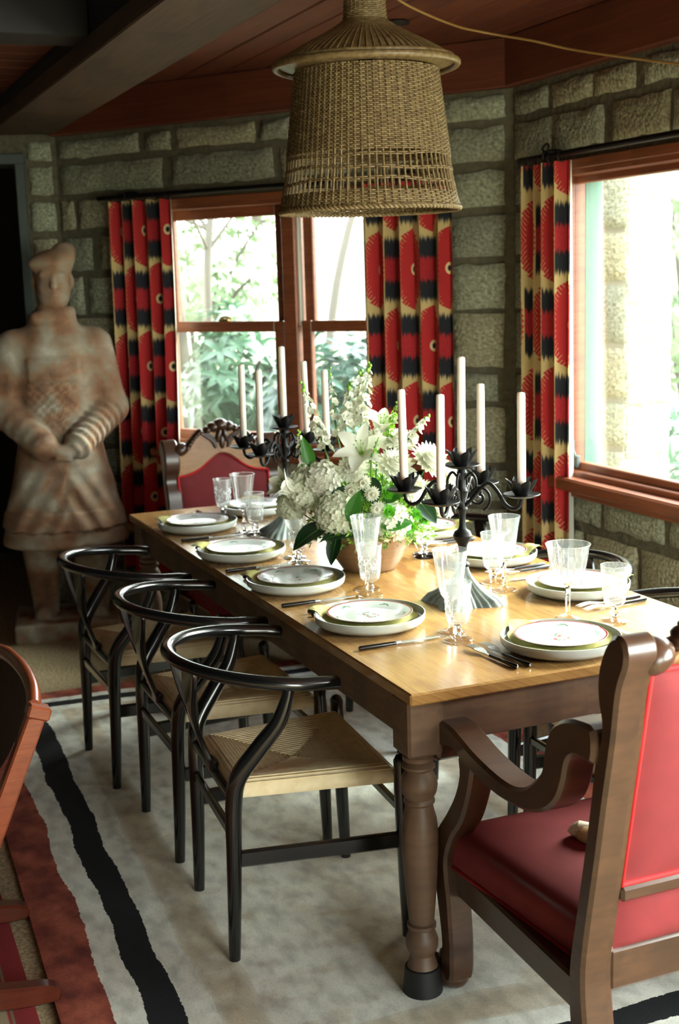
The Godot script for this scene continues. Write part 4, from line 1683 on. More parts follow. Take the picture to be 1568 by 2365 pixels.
func glass(kind: String, label: String, at: Vector3) -> void:
	var group := {"short": "short etched footed tumblers", "goblet": "tall clear goblets", "cut": ""}[kind] as String
	var t := thing("glass" if kind == "short" else "goblet", label, "glass", at, rng.randf() * TAU, group)
	var mb := MB.new()
	var bowl := []
	var foot := []
	if kind == "short":
		# bowl wall, outside up and inside down
		bowl = V2([0.009, 0.040, 0.018, 0.043, 0.0265, 0.052, 0.0295, 0.066, 0.0310, 0.090, 0.0335, 0.125, 0.0362, 0.150, 0.0354, 0.1505, 0.0325, 0.125, 0.0300, 0.090, 0.0283, 0.068, 0.0245, 0.056, 0.012, 0.049, 0.0, 0.048])
		foot = V2([0.0, 0.044, 0.011, 0.041, 0.0075, 0.034, 0.0125, 0.027, 0.0125, 0.022, 0.0075, 0.016, 0.010, 0.011, 0.030, 0.008, 0.0365, 0.005, 0.0365, 0.002, 0.034, 0.0, 0.0, 0.0])
	elif kind == "goblet":
		bowl = V2([0.007, 0.086, 0.017, 0.091, 0.026, 0.104, 0.0315, 0.125, 0.0355, 0.155, 0.0405, 0.190, 0.0455, 0.216, 0.0447, 0.2165, 0.0395, 0.190, 0.0345, 0.155, 0.0305, 0.126, 0.0245, 0.107, 0.011, 0.096, 0.0, 0.095])
		foot = V2([0.0, 0.09, 0.009, 0.088, 0.0055, 0.078, 0.0048, 0.055, 0.0085, 0.045, 0.0085, 0.040, 0.0048, 0.030, 0.0065, 0.014, 0.012, 0.009, 0.030, 0.006, 0.0365, 0.0035, 0.0365, 0.0015, 0.034, 0.0, 0.0, 0.0])
	else:
		bowl = V2([0.008, 0.092, 0.022, 0.098, 0.034, 0.112, 0.0415, 0.132, 0.0465, 0.160, 0.0515, 0.185, 0.0585, 0.201, 0.0575, 0.202, 0.0500, 0.186, 0.0450, 0.160, 0.0400, 0.133, 0.032, 0.116, 0.014, 0.102, 0.0, 0.101])
		foot = V2([0.0, 0.098, 0.012, 0.094, 0.0075, 0.086, 0.0062, 0.05, 0.0062, 0.025, 0.010, 0.014, 0.026, 0.008, 0.033, 0.004, 0.033, 0.0015, 0.031, 0.0, 0.0, 0.0])
	var seg := 40
	if kind == "cut":
		mb.lathe(bowl, 64, Transform3D(), 179.0, func(a, y): return 1.0 + (0.022 * absf(sin(a * 8.0)) if y > 0.11 and y < 0.186 else 0.0))
	else:
		mb.lathe(bowl, seg, Transform3D(), 60.0)
	part("bowl", mb, M.glass_bowl, t)
	mb = MB.new()
	mb.lathe(foot, 10 if kind == "short" else 32, Transform3D(), 40.0)
	part("stem_and_foot", mb, M.crystal, t)
	# rim bead
	mb = MB.new()
	var top: Vector2 = bowl[6]
	var ring := []
	for k in 33: ring.append(Vector3(cos(TAU * k / 32.0) * top.x * 0.99, top.y, sin(TAU * k / 32.0) * top.x * 0.99))
	mb.tube(ring, 0.0007, 6, null, 1.0, false)
	part("rim", mb, M.crystal, t)
	if kind == "short":
		mb = MB.new()
		mb.lathe(V2([0.0300, 0.066, 0.0315, 0.090, 0.0338, 0.122]), 40)
		for k in mb.t.size(): mb.t[k] = Vector2(mb.t[k].x * 2.0, mb.t[k].y)
		tag(part("etching", mb, M.etch, t), "frosted etched scrolls")
	elif kind == "cut":
		mb = MB.new()
		for k in 16:
			var a := TAU * k / 16.0
			var p := []
			for q in [Vector2(0.0355, 0.113), Vector2(0.0428, 0.133), Vector2(0.0478, 0.160), Vector2(0.0525, 0.184)]: p.append(Vector3(cos(a) * q.x, q.y, sin(a) * q.x))
			mb.tube(p, [0.0006, 0.0018, 0.0018, 0.0008], 6)
		part("cut_ribs", mb, M.crystal, t)

func napkin_mesh(tip_a: float, sd: int) -> MB:
	var mb := MB.new()
	var ns := FastNoiseLite.new()
	ns.seed = sd
	ns.frequency = 9.0
	for side in [1.0, -1.0]:
		var rows := []
		for i in 15:
			var row := PackedVector3Array()
			for j in 65:
				var a := TAU * (j % 64) / 64.0
				var d := wrapf(a - tip_a, -PI, PI)
				var rm := 0.124 + 0.004 * sin(a * 5.0 + sd)
				rm += 0.052 * pow(maxf(0.0, 1.0 - absf(d) / 0.42), 1.3)
				# folded edges are straight on two sides
				var r := rm * i / 14.0
				var x := cos(a) * r
				var z := sin(a) * r
				var y := 0.0175 + 0.0012 * ns.get_noise_2d(x, z)
				y += 0.022 * smoothstep(0.108, 0.142, r) + 0.004 * smoothstep(0.145, 0.17, r) * sin(d * 14.0)
				y -= 0.010 * smoothstep(0.155, 0.185, r)
				row.append(Vector3(x, y + side * 0.0009, z))
			rows.append(row)
		var v0 := mb.v.size()
		var i0 := mb.ix.size()
		mb.grid(rows, true)
		var up := 0.0
		for k in range(v0, mb.v.size()): up += mb.n[k].y
		if up * side < 0.0:
			for k in range(v0, mb.v.size()): mb.n[k] = -mb.n[k]
			for k in range(i0, mb.ix.size(), 3):
				var s := mb.ix[k + 1]
				mb.ix[k + 1] = mb.ix[k + 2]
				mb.ix[k + 2] = s
	return mb

func make_knife() -> Node3D:
	var t := thing("table_knife", "", "knife", Vector3.ZERO, 0.0, "black-handled knives")
	var mb := MB.new()     # handle towards +z
	mb.tube([Vector3(0, 0.006, 0.122), Vector3(0, 0.006, 0.118), Vector3(0, 0.006, 0.06), Vector3(0, 0.006, 0.022)], [0.004, 0.0062, 0.0056, 0.0046], 10, Vector3.UP, 1.15)
	part("handle", mb, M.black, t)
	mb = MB.new()
	mb.tube([Vector3(0, 0.006, 0.024), Vector3(0, 0.006, 0.008)], 0.0049, 10)
	part("ferrule", mb, M.steel, t)
	mb = MB.new()
	mb.prism(outline([-0.0045, 0.0, -0.009, 0.03, -0.0095, 0.075, -0.006, 0.108, -0.001, 0.112, 0.0035, 0.098, 0.0045, 0.0], 4), 0.0016, Transform3D(Basis(Vector3(1, 0, 0), Vector3(0, 0, -1), Vector3(0, 1, 0)), Vector3(0, 0.005, 0.01)), 0.0005)
	part("blade", mb, M.steel, t)
	return t

func make_fork() -> Node3D:
	var t := thing("table_fork", "", "fork", Vector3.ZERO, 0.0, "black-handled forks")
	var mb := MB.new()
	mb.tube([Vector3(0, 0.007, 0.112), Vector3(0, 0.007, 0.106), Vector3(0, 0.0065, 0.06), Vector3(0, 0.006, 0.0)], [0.003, 0.0068, 0.0046, 0.0040], 10, Vector3.UP, 0.9)
	part("handle", mb, M.black, t)
	mb = MB.new()
	mb.prism(outline([-0.003, 0.0, -0.004, 0.018, -0.0105, 0.034, -0.0115, 0.055, 0.0115, 0.055, 0.0105, 0.034, 0.004, 0.018, 0.003, 0.0], 3), 0.0018, Transform3D(Basis(Vector3(1, 0, 0), Vector3(0, 0.12, -1).normalized(), Vector3(0, 1, 0.12).normalized()), Vector3(0, 0.005, 0.002)), 0.0005)
	part("head", mb, M.steel, t)
	for k in 4:
		mb = MB.new()
		var x := (k - 1.5) * 0.0066
		mb.tube([Vector3(x, 0.0112, -0.050), Vector3(x, 0.0122, -0.068), Vector3(x, 0.0105, -0.085), Vector3(x * 0.95, 0.0075, -0.100)], [0.0018, 0.0017, 0.0014, 0.0006], 6)
		part("tine", mb, M.steel, t)
	return t

func build_tabletop() -> void:
	make_plates()
	var y := TABLE_TOP
	# prototype plates
	var mb := MB.new()
	mb.lathe(V2([0.0, 0.004, 0.100, 0.004, 0.104, 0.0, 0.116, 0.0, 0.121, 0.004, 0.138, 0.010, 0.1445, 0.018, 0.1458, 0.030, 0.1450, 0.0345, 0.1425, 0.0348, 0.1405, 0.030, 0.139, 0.020, 0.134, 0.0145, 0.118, 0.0125, 0.0, 0.012]), 64, Transform3D(), 50.0)
	var big_mesh := mb.mesh(M.porcelain)
	mb = MB.new()
	mb.lathe(V2([0.0, 0.003, 0.054, 0.003, 0.056, 0.0, 0.061, 0.0, 0.064, 0.003, 0.082, 0.008, 0.111, 0.0165, 0.1125, 0.0180, 0.111, 0.0188, 0.084, 0.0115, 0.071, 0.0085, 0.066, 0.0065, 0.0, 0.0060]), 56, Transform3D(), 50.0)
	for k in mb.v.size(): mb.t[k] = Vector2(mb.v[k].x, mb.v[k].z) / 0.1125 * 0.5 + Vector2(0.5, 0.5)
	var small_mesh := mb.mesh(M.plate)
	# [centre, turn, which, napkin tip angle]: the diner faces local -z
	var left := -PI / 2
	var right := PI / 2
	var S := [
		[Vector3(1.644, y, -2.600), 0.0, "at the near table end", -1.9],
		[Vector3(1.327, y, -3.017), left, "first on the left side", 2.25],
		[Vector3(1.307, y, -3.503), left, "second on the left side", 2.25],
		[Vector3(1.304, y, -3.995), left, "third on the left side", 2.25],
		[Vector3(1.317, y, -4.535), left, "last on the left side", 2.25],
		[Vector3(1.622, y, -4.745), PI, "at the far table end", 1.7],
		[Vector3(1.978, y, -4.01), right, "on the right side beyond the flowers", 1.75],
		[Vector3(1.972, y, -3.525), right, "behind the front candelabra", 1.75],
		[Vector3(1.985, y, -3.050), right, "nearest on the right side", 1.75]]
	var knife := make_knife()
	var fork := make_fork()
	var first := true
	for s in S:
		var at: Vector3 = s[0]
		var turn: float = s[1]
		var w: String = s[2]
		var b := Basis(Vector3.UP, turn)
		var o := put("dinner_plate", big_mesh)
		o.position = at
		o.rotation.y = turn
		tag(o, "white deep-rimmed dinner plate " + w, "plate", "white dinner plates")
		var nk := napkin_mesh(s[3], int(at.z * -100.0))
		var n := put("napkin", nk.mesh(M.napkin))
		n.position = at
		n.rotation.y = turn
		tag(n, "yellow-green cloth napkin on the plate " + w, "napkin", "yellow-green napkins")
		o = put("salad_plate", small_mesh)
		o.position = at + Vector3(0, 0.0195, 0)
		o.rotation.y = rng.randf() * TAU
		tag(o, "small white plate with red rim and sprigs " + w, "plate", "small red-rimmed plates")
		for q in [[0.205, 0.0, 0.02, "knife"], [-0.190, -0.008, 0.09, "fork"], [-0.155, -0.006, 0.06, "fork"]]:
			var k: Node3D
			var at2: Vector3 = at + b * Vector3(q[0], 0, q[1])
			var lab: String
			if q[3] == "knife": lab = "black-handled table knife " + w
			else: lab = ("outer" if q[0] < -0.17 else "inner") + " black-handled fork " + w
			if first and (q[3] == "knife" or q[0] < -0.17):
				k = knife if q[3] == "knife" else fork
				k.position = at2
				k.rotation.y = turn + q[2]
				k.set_meta("label", lab)
			else:
				dup(knife if q[3] == "knife" else fork, "table_" + q[3], lab, at2, turn + q[2])
		first = false
	# glasses
	glass("short", "short etched tumbler in front of the near candelabra", Vector3(1.456, y, -2.772))
	glass("goblet", "tall clear goblet behind the nearest short tumbler", Vector3(1.474, y, -2.842))
	glass("short", "short etched tumbler in front of the flower bowl", Vector3(1.456, y, -3.300))
	glass("goblet", "tall clear goblet standing close to the flower bowl", Vector3(1.480, y, -3.376))
	glass("short", "short etched tumbler left of the flower bowl, by the dark leaf", Vector3(1.434, y, -3.808))
	glass("goblet", "tall clear goblet left of the flower bowl under the blossoms", Vector3(1.450, y, -3.885))
	glass("short", "short etched tumbler beside the red chair back, right of the goblet", Vector3(1.468, y, -4.325))
	glass("goblet", "tall clear goblet standing before the far red chair back", Vector3(1.438, y, -4.36))
	glass("short", "short etched tumbler at the far end, left of the last plate", Vector3(1.470, y, -4.70))
	glass("cut", "wide cut-crystal goblet behind the nearest plate", Vector3(1.800, y, -2.812))
	glass("short", "short etched tumbler on the right side near the red armchair", Vector3(1.890, y, -2.735))
	glass("goblet", "tall clear goblet right of the front candelabra", Vector3(1.815, y, -3.165))
	glass("short", "short etched tumbler behind the goblet right of the candelabra", Vector3(1.832, y, -3.262))
	glass("short", "short etched tumbler right of the flower bowl", Vector3(1.815, y, -3.675))
	glass("goblet", "tall clear goblet right of the flower bowl", Vector3(1.836, y, -3.72))
	candelabra("near", Vector3(1.652, y, -3.109), 0.75)
	candelabra("far", Vector3(1.570, y, -4.27), 0.70)

# ---------------------------------------------------------------- candelabras
func candelabra(which: String, at: Vector3, turn: float) -> void:
	var t := thing("candelabra", "black iron five-light candelabra with flower cups, " + ("nearest the camera" if which == "near" else "behind the flowers at the far end"), "candelabra", at, turn, "black iron candelabras")
	var mb := MB.new()
	# base: concave fluted cone spreading into four points
	var rows := []
	for i in 15:
		var f := i / 14.0
		var row := PackedVector3Array()
		for j in 129:
			var a := TAU * (j % 128) / 128.0
			var lobe := 0.5 + 0.5 * cos(a * 4.0)
			var r: float = 0.014 + (0.066 + 0.040 * lobe) * pow(1.0 - f, 2.3)
			r *= 1.0 + 0.035 * sin(a * 32.0) * (1.0 - f)
			var yy := 0.112 * f + 0.004 + 0.006 * lobe * (1.0 - f)
			if i == 0: yy = 0.0
			row.append(Vector3(cos(a) * r, yy, sin(a) * r))
		rows.append(row)
	mb.grid(rows, true)
	mb.orient(0, 0)
	part("base", mb, M.pewter, t)
	mb = MB.new()
	mb.lathe(V2([0.0, 0.10, 0.018, 0.102, 0.020, 0.108, 0.013, 0.114, 0.011, 0.13, 0.012, 0.155, 0.015, 0.165, 0.024, 0.178, 0.0265, 0.188, 0.022, 0.199, 0.012, 0.206, 0.0095, 0.214, 0.0085, 0.235, 0.0105, 0.255, 0.015, 0.262, 0.012, 0.270, 0.009, 0.285, 0.012, 0.305, 0.016, 0.312, 0.011, 0.322, 0.010, 0.345, 0.014, 0.362, 0.010, 0.372, 0.0, 0.374]), 20)
	part("shaft", mb, M.iron, t)
	var cups := [[Vector3(0, 0.372, 0), 0.0]]
	for k in 4:
		var a := TAU * k / 4.0
		var d := Vector3(cos(a), 0, sin(a))
		mb = MB.new()
		# S-shaped arm with inner scroll
		var p := spline([Vector3(0, 0.270, 0) + d * 0.008, Vector3(0, 0.292, 0) + d * 0.030, Vector3(0, 0.325, 0) + d * 0.058, Vector3(0, 0.335, 0) + d * 0.078, Vector3(0, 0.315, 0) + d * 0.100, Vector3(0, 0.280, 0) + d * 0.122, Vector3(0, 0.268, 0) + d * 0.145, Vector3(0, 0.278, 0) + d * 0.162, Vector3(0, 0.298, 0) + d * 0.168], 5)
		mb.tube(p, 0.0056, 8)
		var sc := []
		for q in 22:
			var th := q / 21.0 * TAU * 1.35
			var rr := lerpf(0.036, 0.010, q / 21.0)
			sc.append(Vector3(0, 0.295, 0) + d * (0.048 + cos(th - 1.2) * rr) + Vector3(0, sin(th - 1.2) * rr, 0))
		mb.tube(sc, 0.0042, 8)
		mb.tube(spline([Vector3(0, 0.345, 0) + d * 0.010, Vector3(0, 0.362, 0) + d * 0.026, Vector3(0, 0.345, 0) + d * 0.040, Vector3(0, 0.318, 0) + d * 0.040, Vector3(0, 0.300, 0) + d * 0.026], 5), 0.0038, 8)
		part("arm", mb, M.iron, t)
		cups.append([Vector3(0, 0.298, 0) + d * 0.168, a])
	var names := ["on the centre stem", "on the back arm", "on the right arm", "on the front arm", "on the left arm"]
	for k in cups.size():
		var c: Vector3 = cups[k][0]
		mb = MB.new()
		mb.lathe(V2([0.0, -0.004, 0.010, 0.0, 0.034, 0.004, 0.050, 0.011, 0.049, 0.013, 0.034, 0.008, 0.016, 0.008, 0.0155, 0.022, 0.0128, 0.022, 0.0125, 0.010, 0.0, 0.009]), 20, T(c))
		var cup := part("cup", mb, M.iron, t)
		for q in 6:
			var a := TAU * q / 6.0 + 0.3
			mb = MB.new()
			petal_into(mb, Transform3D(Basis(Vector3.UP, -a), c + Vector3(cos(a), 0, sin(a)) * 0.016 + Vector3(0, 0.006, 0)), 0.056, 0.0175, 0.95, 0.25, 0.012)
			part("petal", mb, M.iron, cup)
		# the candle stands in the cup and is a thing of its own
		var cd := thing("candle", "", "candle", t.to_global(c) + Vector3(0, 0.0095, 0), 0.0, "white taper candles")
		var rg := rng.randf_range(-0.012, 0.012)
		mb = MB.new()
		mb.lathe(V2([0.0, 0.0, 0.0112, 0.0, 0.0118, 0.004, 0.0112, 0.277 + rg, 0.0100, 0.283 + rg, 0.004, 0.285 + rg, 0.0, 0.284 + rg]), 18)
		part("wax", mb, M.wax, cd)
		mb = MB.new()
		mb.tube([Vector3(0, 0.282 + rg, 0), Vector3(0.0005, 0.288 + rg, 0.0003), Vector3(0.0016, 0.294 + rg, 0.0006)], 0.0008, 5)
		part("wick", mb, M.rubber, cd)
		cd.rotation.z = rng.randf_range(-0.02, 0.02) - (0.012 if which == "near" and k == 1 else 0.0)
		cd.set_meta("label", "white unlit candle %s of the %s candelabra" % [names[k], which])

# a petal or leaf: base at the transform's origin, growing along its x axis and curling up; length, half width, lift angle, curl over its length, cup depth
func petal_into(mb: MB, xf: Transform3D, ln: float, hw: float, lift: float, curl: float, cup: float, nl := 6, nw := 5, tipsharp := 1.0) -> void:
	var rows := []
	var p := Vector2.ZERO
	var a := lift
	for i in nl + 1:
		var f := float(i) / nl
		var w := hw * pow(sin(PI * clampf(0.06 + 0.94 * pow(f, 0.85), 0.0, 1.0)), 0.7 * tipsharp)
		if i == nl: w = hw * 0.04
		var row := PackedVector3Array()
		for j in nw:
			var u := float(j) / (nw - 1) * 2.0 - 1.0
			var up := cup * u * u * sin(PI * f)
			row.append(xf * Vector3(p.x - sin(a) * up, p.y + cos(a) * up, u * w))
		rows.append(row)
		p += Vector2(cos(a), sin(a)) * ln / nl
		a += curl / nl
	mb.grid(rows, false, true)

# ---------------------------------------------------------------- flowers
const BOWL := Vector3(1.60, 0.76, -3.63)
const RT := Vector3(0.924, 0, 0.383)       # to the right as seen from the door
const TW := Vector3(-0.383, 0, 0.924)      # towards the viewer

func W(off: float, h: float, dep: float) -> Vector3:
	return Vector3(BOWL.x, h, BOWL.z) + RT * off + TW * dep

func leafmat(c: Color) -> StandardMaterial3D:
	var m := flatmat(c, 0.45)
	m.backlight_enabled = true
	m.backlight = c * 0.6
	return m

func stem_to(t: Node3D, from_: Vector3, bend := 0.02) -> void:
	# a stem from the head (local origin) down into the bowl; from_ is the bowl point in local space
	var mb := MB.new()
	mb.tube(spline([from_, from_ * 0.5 + Vector3(bend, 0, -bend), Vector3.ZERO], 6), 0.0024, 6)
	part("stem", mb, M.stem, t)

func flower(called: String, label: String, cat: String, at: Vector3, group := "") -> Node3D:
	var t := thing(called, label, cat, at, 0.0, group)
	var to := Vector3(BOWL.x, 0.84, BOWL.z) + (at - Vector3(BOWL.x, at.y, BOWL.z)) * 0.35
	stem_to(t, to - at, rng.randf_range(-0.012, 0.012))
	return t

func lily(label: String, at: Vector3, d: Vector3, ln: float, open := 0.75) -> void:
	var t := flower("lily", label, "flower", at, "white lilies in the bowl")
	var f := along(d)
	for k in 6:
		var mb := MB.new()
		var a := TAU * k / 6.0
		var wide := 0.027 if k % 2 == 0 else 0.020
		petal_into(mb, f * Transform3D(Basis(Vector3.UP, a), Vector3.ZERO), ln, wide, 1.5 - open * 0.45, -open * 1.25, 0.006, 8, 5)
		part("petal", mb, M.petal, t)
	for k in 6:
		var mb := MB.new()
		var a := TAU * k / 6.0 + 0.3
		var tip := f * Vector3(cos(a) * 0.014, ln * 0.62, sin(a) * 0.014)
		mb.tube([f * Vector3.ZERO, f * Vector3(cos(a) * 0.006, ln * 0.35, sin(a) * 0.006), tip], 0.0008, 5)
		mb.ball(tip, Vector3(0.0022, 0.0022, 0.005), 8, 6)
		part("stamen", mb, M.lime, t)
	var mb := MB.new()
	mb.tube([f * Vector3(0, -0.02, 0), f * Vector3(0, 0.012, 0)], [0.003, 0.008], 8)
	part("calyx", mb, M.lime, t)

func hydrangea(label: String, at: Vector3, r: float, tint: StandardMaterial3D) -> void:
	var t := flower("hydrangea", label, "flower", at, "")
	var mb := MB.new()
	var n := int(r * r * 62000.0)
	for k in n:
		var y := 1.0 - 1.75 * (k + 0.5) / n
		var a := k * 2.39996
		var rr := sqrt(1.0 - y * y)
		var d := Vector3(cos(a) * rr, y, sin(a) * rr)
		var c := d * r * (rng.randf_range(0.84, 1.02) + 0.10 * sin(d.x * 7.0 + d.z * 5.0) * cos(d.y * 6.0))
		var f := along((d + Vector3(rng.randf_range(-0.3, 0.3), rng.randf_range(-0.3, 0.3), rng.randf_range(-0.3, 0.3))).normalized(), c, rng.randf() * TAU)
		for p in 4: petal_into(mb, f * Transform3D(Basis(Vector3.UP, TAU * p / 4.0), Vector3.ZERO), 0.0125, 0.0068, 0.25, 0.35, 0.001, 2, 3)
	tag(part("floret_cluster", mb, tint, t), "", "", "", "stuff")
	mb = MB.new()
	mb.ball(Vector3.ZERO, Vector3.ONE * r * 0.74, 14, 10)
	part("flower_head", mb, M.cream_green, t)

func mum(label: String, at: Vector3, d: Vector3, r: float, m: Material, rows_n: int, called := "chrysanthemum") -> void:
	var t := flower(called, label, "flower", at, "")
	var f := along(d)
	for k in rows_n:
		var q := float(k) / (rows_n - 1)
		var mb := MB.new()
		var cnt := int(lerpf(20, 8, q))
		for i in cnt:
			var a := TAU * (i + 0.5 * (k % 2)) / cnt + rng.randf_range(-0.08, 0.08)
			petal_into(mb, f * Transform3D(Basis(Vector3.UP, a), Vector3(0, q * r * 0.25, 0)), r * lerpf(1.0, 0.5, q) * rng.randf_range(0.92, 1.06), r * 0.17, lerpf(-0.15, 1.25, q), lerpf(0.5, 0.55, q), r * 0.05, 4, 3)
		part("petal_ring", mb, m, t)
	var c := MB.new()
	c.ball(f * Vector3(0, r * 0.12, 0), Vector3.ONE * r * 0.42, 12, 8)
	part("flower_centre", c, m, t)

func spike(label: String, base: Vector3, tip: Vector3, m: Material, dense: int, size: float, called := "flower_spike") -> void:
	var t := thing(called, label, "flower", base, 0.0, "")
	var v := tip - base
	var mb := MB.new()
	var down := Vector3(BOWL.x, 0.85, BOWL.z) + (base - Vector3(BOWL.x, base.y, BOWL.z)) * 0.3 - base
	var path := spline([down, Vector3.ZERO, v * 0.5 + Vector3(rng.randf_range(-0.006, 0.006), 0, 0), v], 6)
	mb.tube(path, sampled([0.003, 0.0026, 0.002, 0.001], path.size()), 6)
	part("stem", mb, M.stem, t)
	for k in dense:
		var q := (k + 0.5) / dense
		var s := size * lerpf(1.0, 0.30, pow(q, 1.6)) * rng.randf_range(0.85, 1.15)
		var a := k * 2.39996 + rng.randf() * 0.5
		var side := Vector3(cos(a), 0.35, sin(a)).normalized()
		var c := v * q + side * s * 0.85
		var f := along((side + Vector3(0, 0.2, 0)).normalized(), c, rng.randf() * TAU)
		var fb := MB.new()
		if q > 0.86:
			fb.ball(c, Vector3(s, s * 1.2, s) * 0.8, 8, 6)
			part("bud", fb, M.lime, t)
		else:
			for p in 5: petal_into(fb, f * Transform3D(Basis(Vector3.UP, TAU * p / 5.0), Vector3.ZERO), s * 1.25, s * 0.62, 0.55, -0.7, s * 0.1, 3, 3)
			for p in 3: petal_into(fb, f * Transform3D(Basis(Vector3.UP, TAU * p / 3.0 + 0.4), Vector3.ZERO), s * 0.8, s * 0.45, 1.1, -0.6, s * 0.1, 3, 3)
			part("floret", fb, m, t)

func leaf(label: String, at: Vector3, d: Vector3, nrm: Vector3, ln: float, hw: float, curl: float, m: Material) -> void:
	var x := d.normalized()
	var y := (nrm - x * nrm.dot(x)).normalized()
	var z := x.cross(y)
	var t := thing("leaf", label, "leaf", at, 0.0, "")
	var to := Vector3(BOWL.x, 0.86, BOWL.z) + (at - Vector3(BOWL.x, at.y, BOWL.z)) * 0.4 - at
	var mb := MB.new()
	mb.tube(spline([to, to * 0.4 - x * 0.01, Vector3.ZERO], 5), 0.002, 6)
	part("stem", mb, M.stem, t)
	mb = MB.new()
	petal_into(mb, Transform3D(Basis(x, y, z), Vector3.ZERO), ln, hw, 0.0, curl, 0.010, 10, 7, 1.2)
	part("blade", mb, m, t)
	mb = MB.new()
	var p := Vector2.ZERO
	var a := 0.0
	var pts := []
	for i in 11:
		pts.append(Basis(x, y, z) * Vector3(p.x, p.y + 0.0006, 0))
		p += Vector2(cos(a), sin(a)) * ln / 10.0
		a += curl / 10.0
	mb.tube(pts, sampled([0.0014, 0.0004], 11), 5)
	part("midrib", mb, M.stem, t)

func build_flowers() -> void:
	M.petal = flatmat(Color(0.93, 0.93, 0.87), 0.6)
	M.petal.backlight_enabled = true
	M.petal.backlight = Color(0.55, 0.56, 0.48)
	M.ivory = flatmat(Color(0.93, 0.94, 0.85), 0.65)
	M.ivory.backlight_enabled = true
	M.ivory.backlight = Color(0.6, 0.62, 0.5)
	M.cream_green = flatmat(Color(0.74, 0.78, 0.56), 0.7)
	M.lime = leafmat(Color(0.55, 0.74, 0.22))
	M.brightgreen = leafmat(Color(0.36, 0.68, 0.12))
	M.stem = leafmat(Color(0.32, 0.50, 0.18))
	M.leaf_dark = leafmat(Color(0.07, 0.22, 0.09))
	M.leaf_mid = leafmat(Color(0.20, 0.44, 0.12))
	# bowl
	var b := thing("flower_bowl", "tan wooden bowl holding the white and green flower arrangement", "bowl", BOWL)
	var mb := MB.new()
	mb.lathe(V2([0.0, 0.0, 0.078, 0.0, 0.084, 0.004, 0.105, 0.035, 0.128, 0.078, 0.145, 0.112, 0.149, 0.120, 0.147, 0.123, 0.142, 0.119, 0.124, 0.082, 0.10, 0.038, 0.078, 0.012, 0.0, 0.010]), 56, Transform3D(), 40.0)
	var bm := flatmat(Color(1, 1, 1), 0.32)
	bm.albedo_texture = wood_tex(128, 128, C(146, 114, 82), C(166, 134, 100), C(112, 84, 60), 91, 0.5)
	triplanar(bm, Vector3(2, 5, 2))
	part("bowl_body", mb, bm, b)
	# filler of small sprigs that knits the arrangement together
	var fl := thing("filler_greenery", "yellow-green feathery filler foliage between the blossoms", "foliage", Vector3(BOWL.x, 0.88, BOWL.z))
	for pass_ in 2:
		mb = MB.new()
		for k in 520:
			var a := rng.randf() * TAU
			var el := rng.randf_range(-0.15, 1.45)
			var rr := rng.randf_range(0.09, 0.175)
			var d := Vector3(cos(a) * cos(el), sin(el) * 0.92, sin(a) * cos(el))
			var c := d * rr * Vector3(1.15, 1.1, 1.15)
			var f := along((d + Vector3(rng.randf_range(-0.7, 0.7), rng.randf_range(-0.5, 0.7), rng.randf_range(-0.7, 0.7))).normalized(), c, rng.randf() * TAU)
			for q in 4: petal_into(mb, f * Transform3D(Basis(Vector3.UP, TAU * q / 4.0 + rng.randf()), Vector3(0, q * 0.003, 0)), rng.randf_range(0.012, 0.024), 0.0035, 0.7, 0.3, 0.001, 2, 3)
		tag(part("sprigs", mb, M.lime if pass_ == 0 else M.stem, fl), "", "", "", "stuff")
	# hydrangeas
	hydrangea("white hydrangea head low at the front of the bowl, left of the tumbler", W(-0.095, 0.955, 0.135), 0.066, M.ivory)
	hydrangea("white hydrangea head at the left of the arrangement", W(-0.185, 1.015, 0.05), 0.066, M.ivory)
	hydrangea("cream hydrangea resting on the bowl rim at the front right", W(0.065, 0.925, 0.125), 0.060, M.ivory)
	hydrangea("white hydrangea head in the upper left of the arrangement", W(-0.135, 1.055, 0.085), 0.055, M.petal)
	hydrangea("white hydrangea head low on the far left edge", W(-0.235, 0.965, 0.02), 0.045, M.ivory)
	hydrangea("white hydrangea head at the back of the bowl", W(0.02, 1.02, -0.14), 0.065, M.petal)
	hydrangea("white hydrangea head low on the right, behind the candelabra", W(0.21, 0.965, 0.0), 0.062, M.petal)
	# big white blooms
	mum("large white double bloom right of centre, behind the left candle", W(0.085, 1.085, 0.06), (RT * 0.3 + TW * 0.7 + Vector3.UP * 0.7).normalized(), 0.068, M.petal, 6, "white_bloom")
	mum("large white double bloom at the right, between two candles", W(0.190, 1.095, 0.035), (RT * 0.6 + TW * 0.5 + Vector3.UP * 0.7).normalized(), 0.070, M.petal, 6, "white_bloom")
	mum("white bloom at the far right edge of the arrangement", W(0.245, 1.035, 0.02), (RT * 0.9 + TW * 0.4 + Vector3.UP * 0.3).normalized(), 0.058, M.petal, 5, "white_bloom")
	mum("white bloom at the top beside the big lily", W(0.035, 1.155, 0.0), (RT * 0.1 + TW * 0.4 + Vector3.UP * 0.9).normalized(), 0.055, M.petal, 5, "white_bloom")
	mum("white bloom below the two double blooms, behind the front candle", W(0.135, 1.025, 0.10), (RT * 0.5 + TW * 0.8 + Vector3.UP * 0.4).normalized(), 0.052, M.petal, 5, "white_bloom")
	mum("white bloom under the big lily, left of centre", W(-0.045, 1.085, 0.085), (TW * 0.9 - RT * 0.15 + Vector3.UP * 0.5).normalized(), 0.052, M.petal, 5, "white_bloom")
	mum("white bloom directly behind the nearest double bloom", W(0.10, 1.150, 0.0), (RT * 0.2 + TW * 0.4 + Vector3.UP).normalized(), 0.058, M.petal, 5, "white_bloom")
	# lilies
	lily("large open white lily at the top centre", W(-0.015, 1.125, 0.075), (TW * 0.75 + Vector3.UP * 0.6 - RT * 0.15).normalized(), 0.105, 1.0)
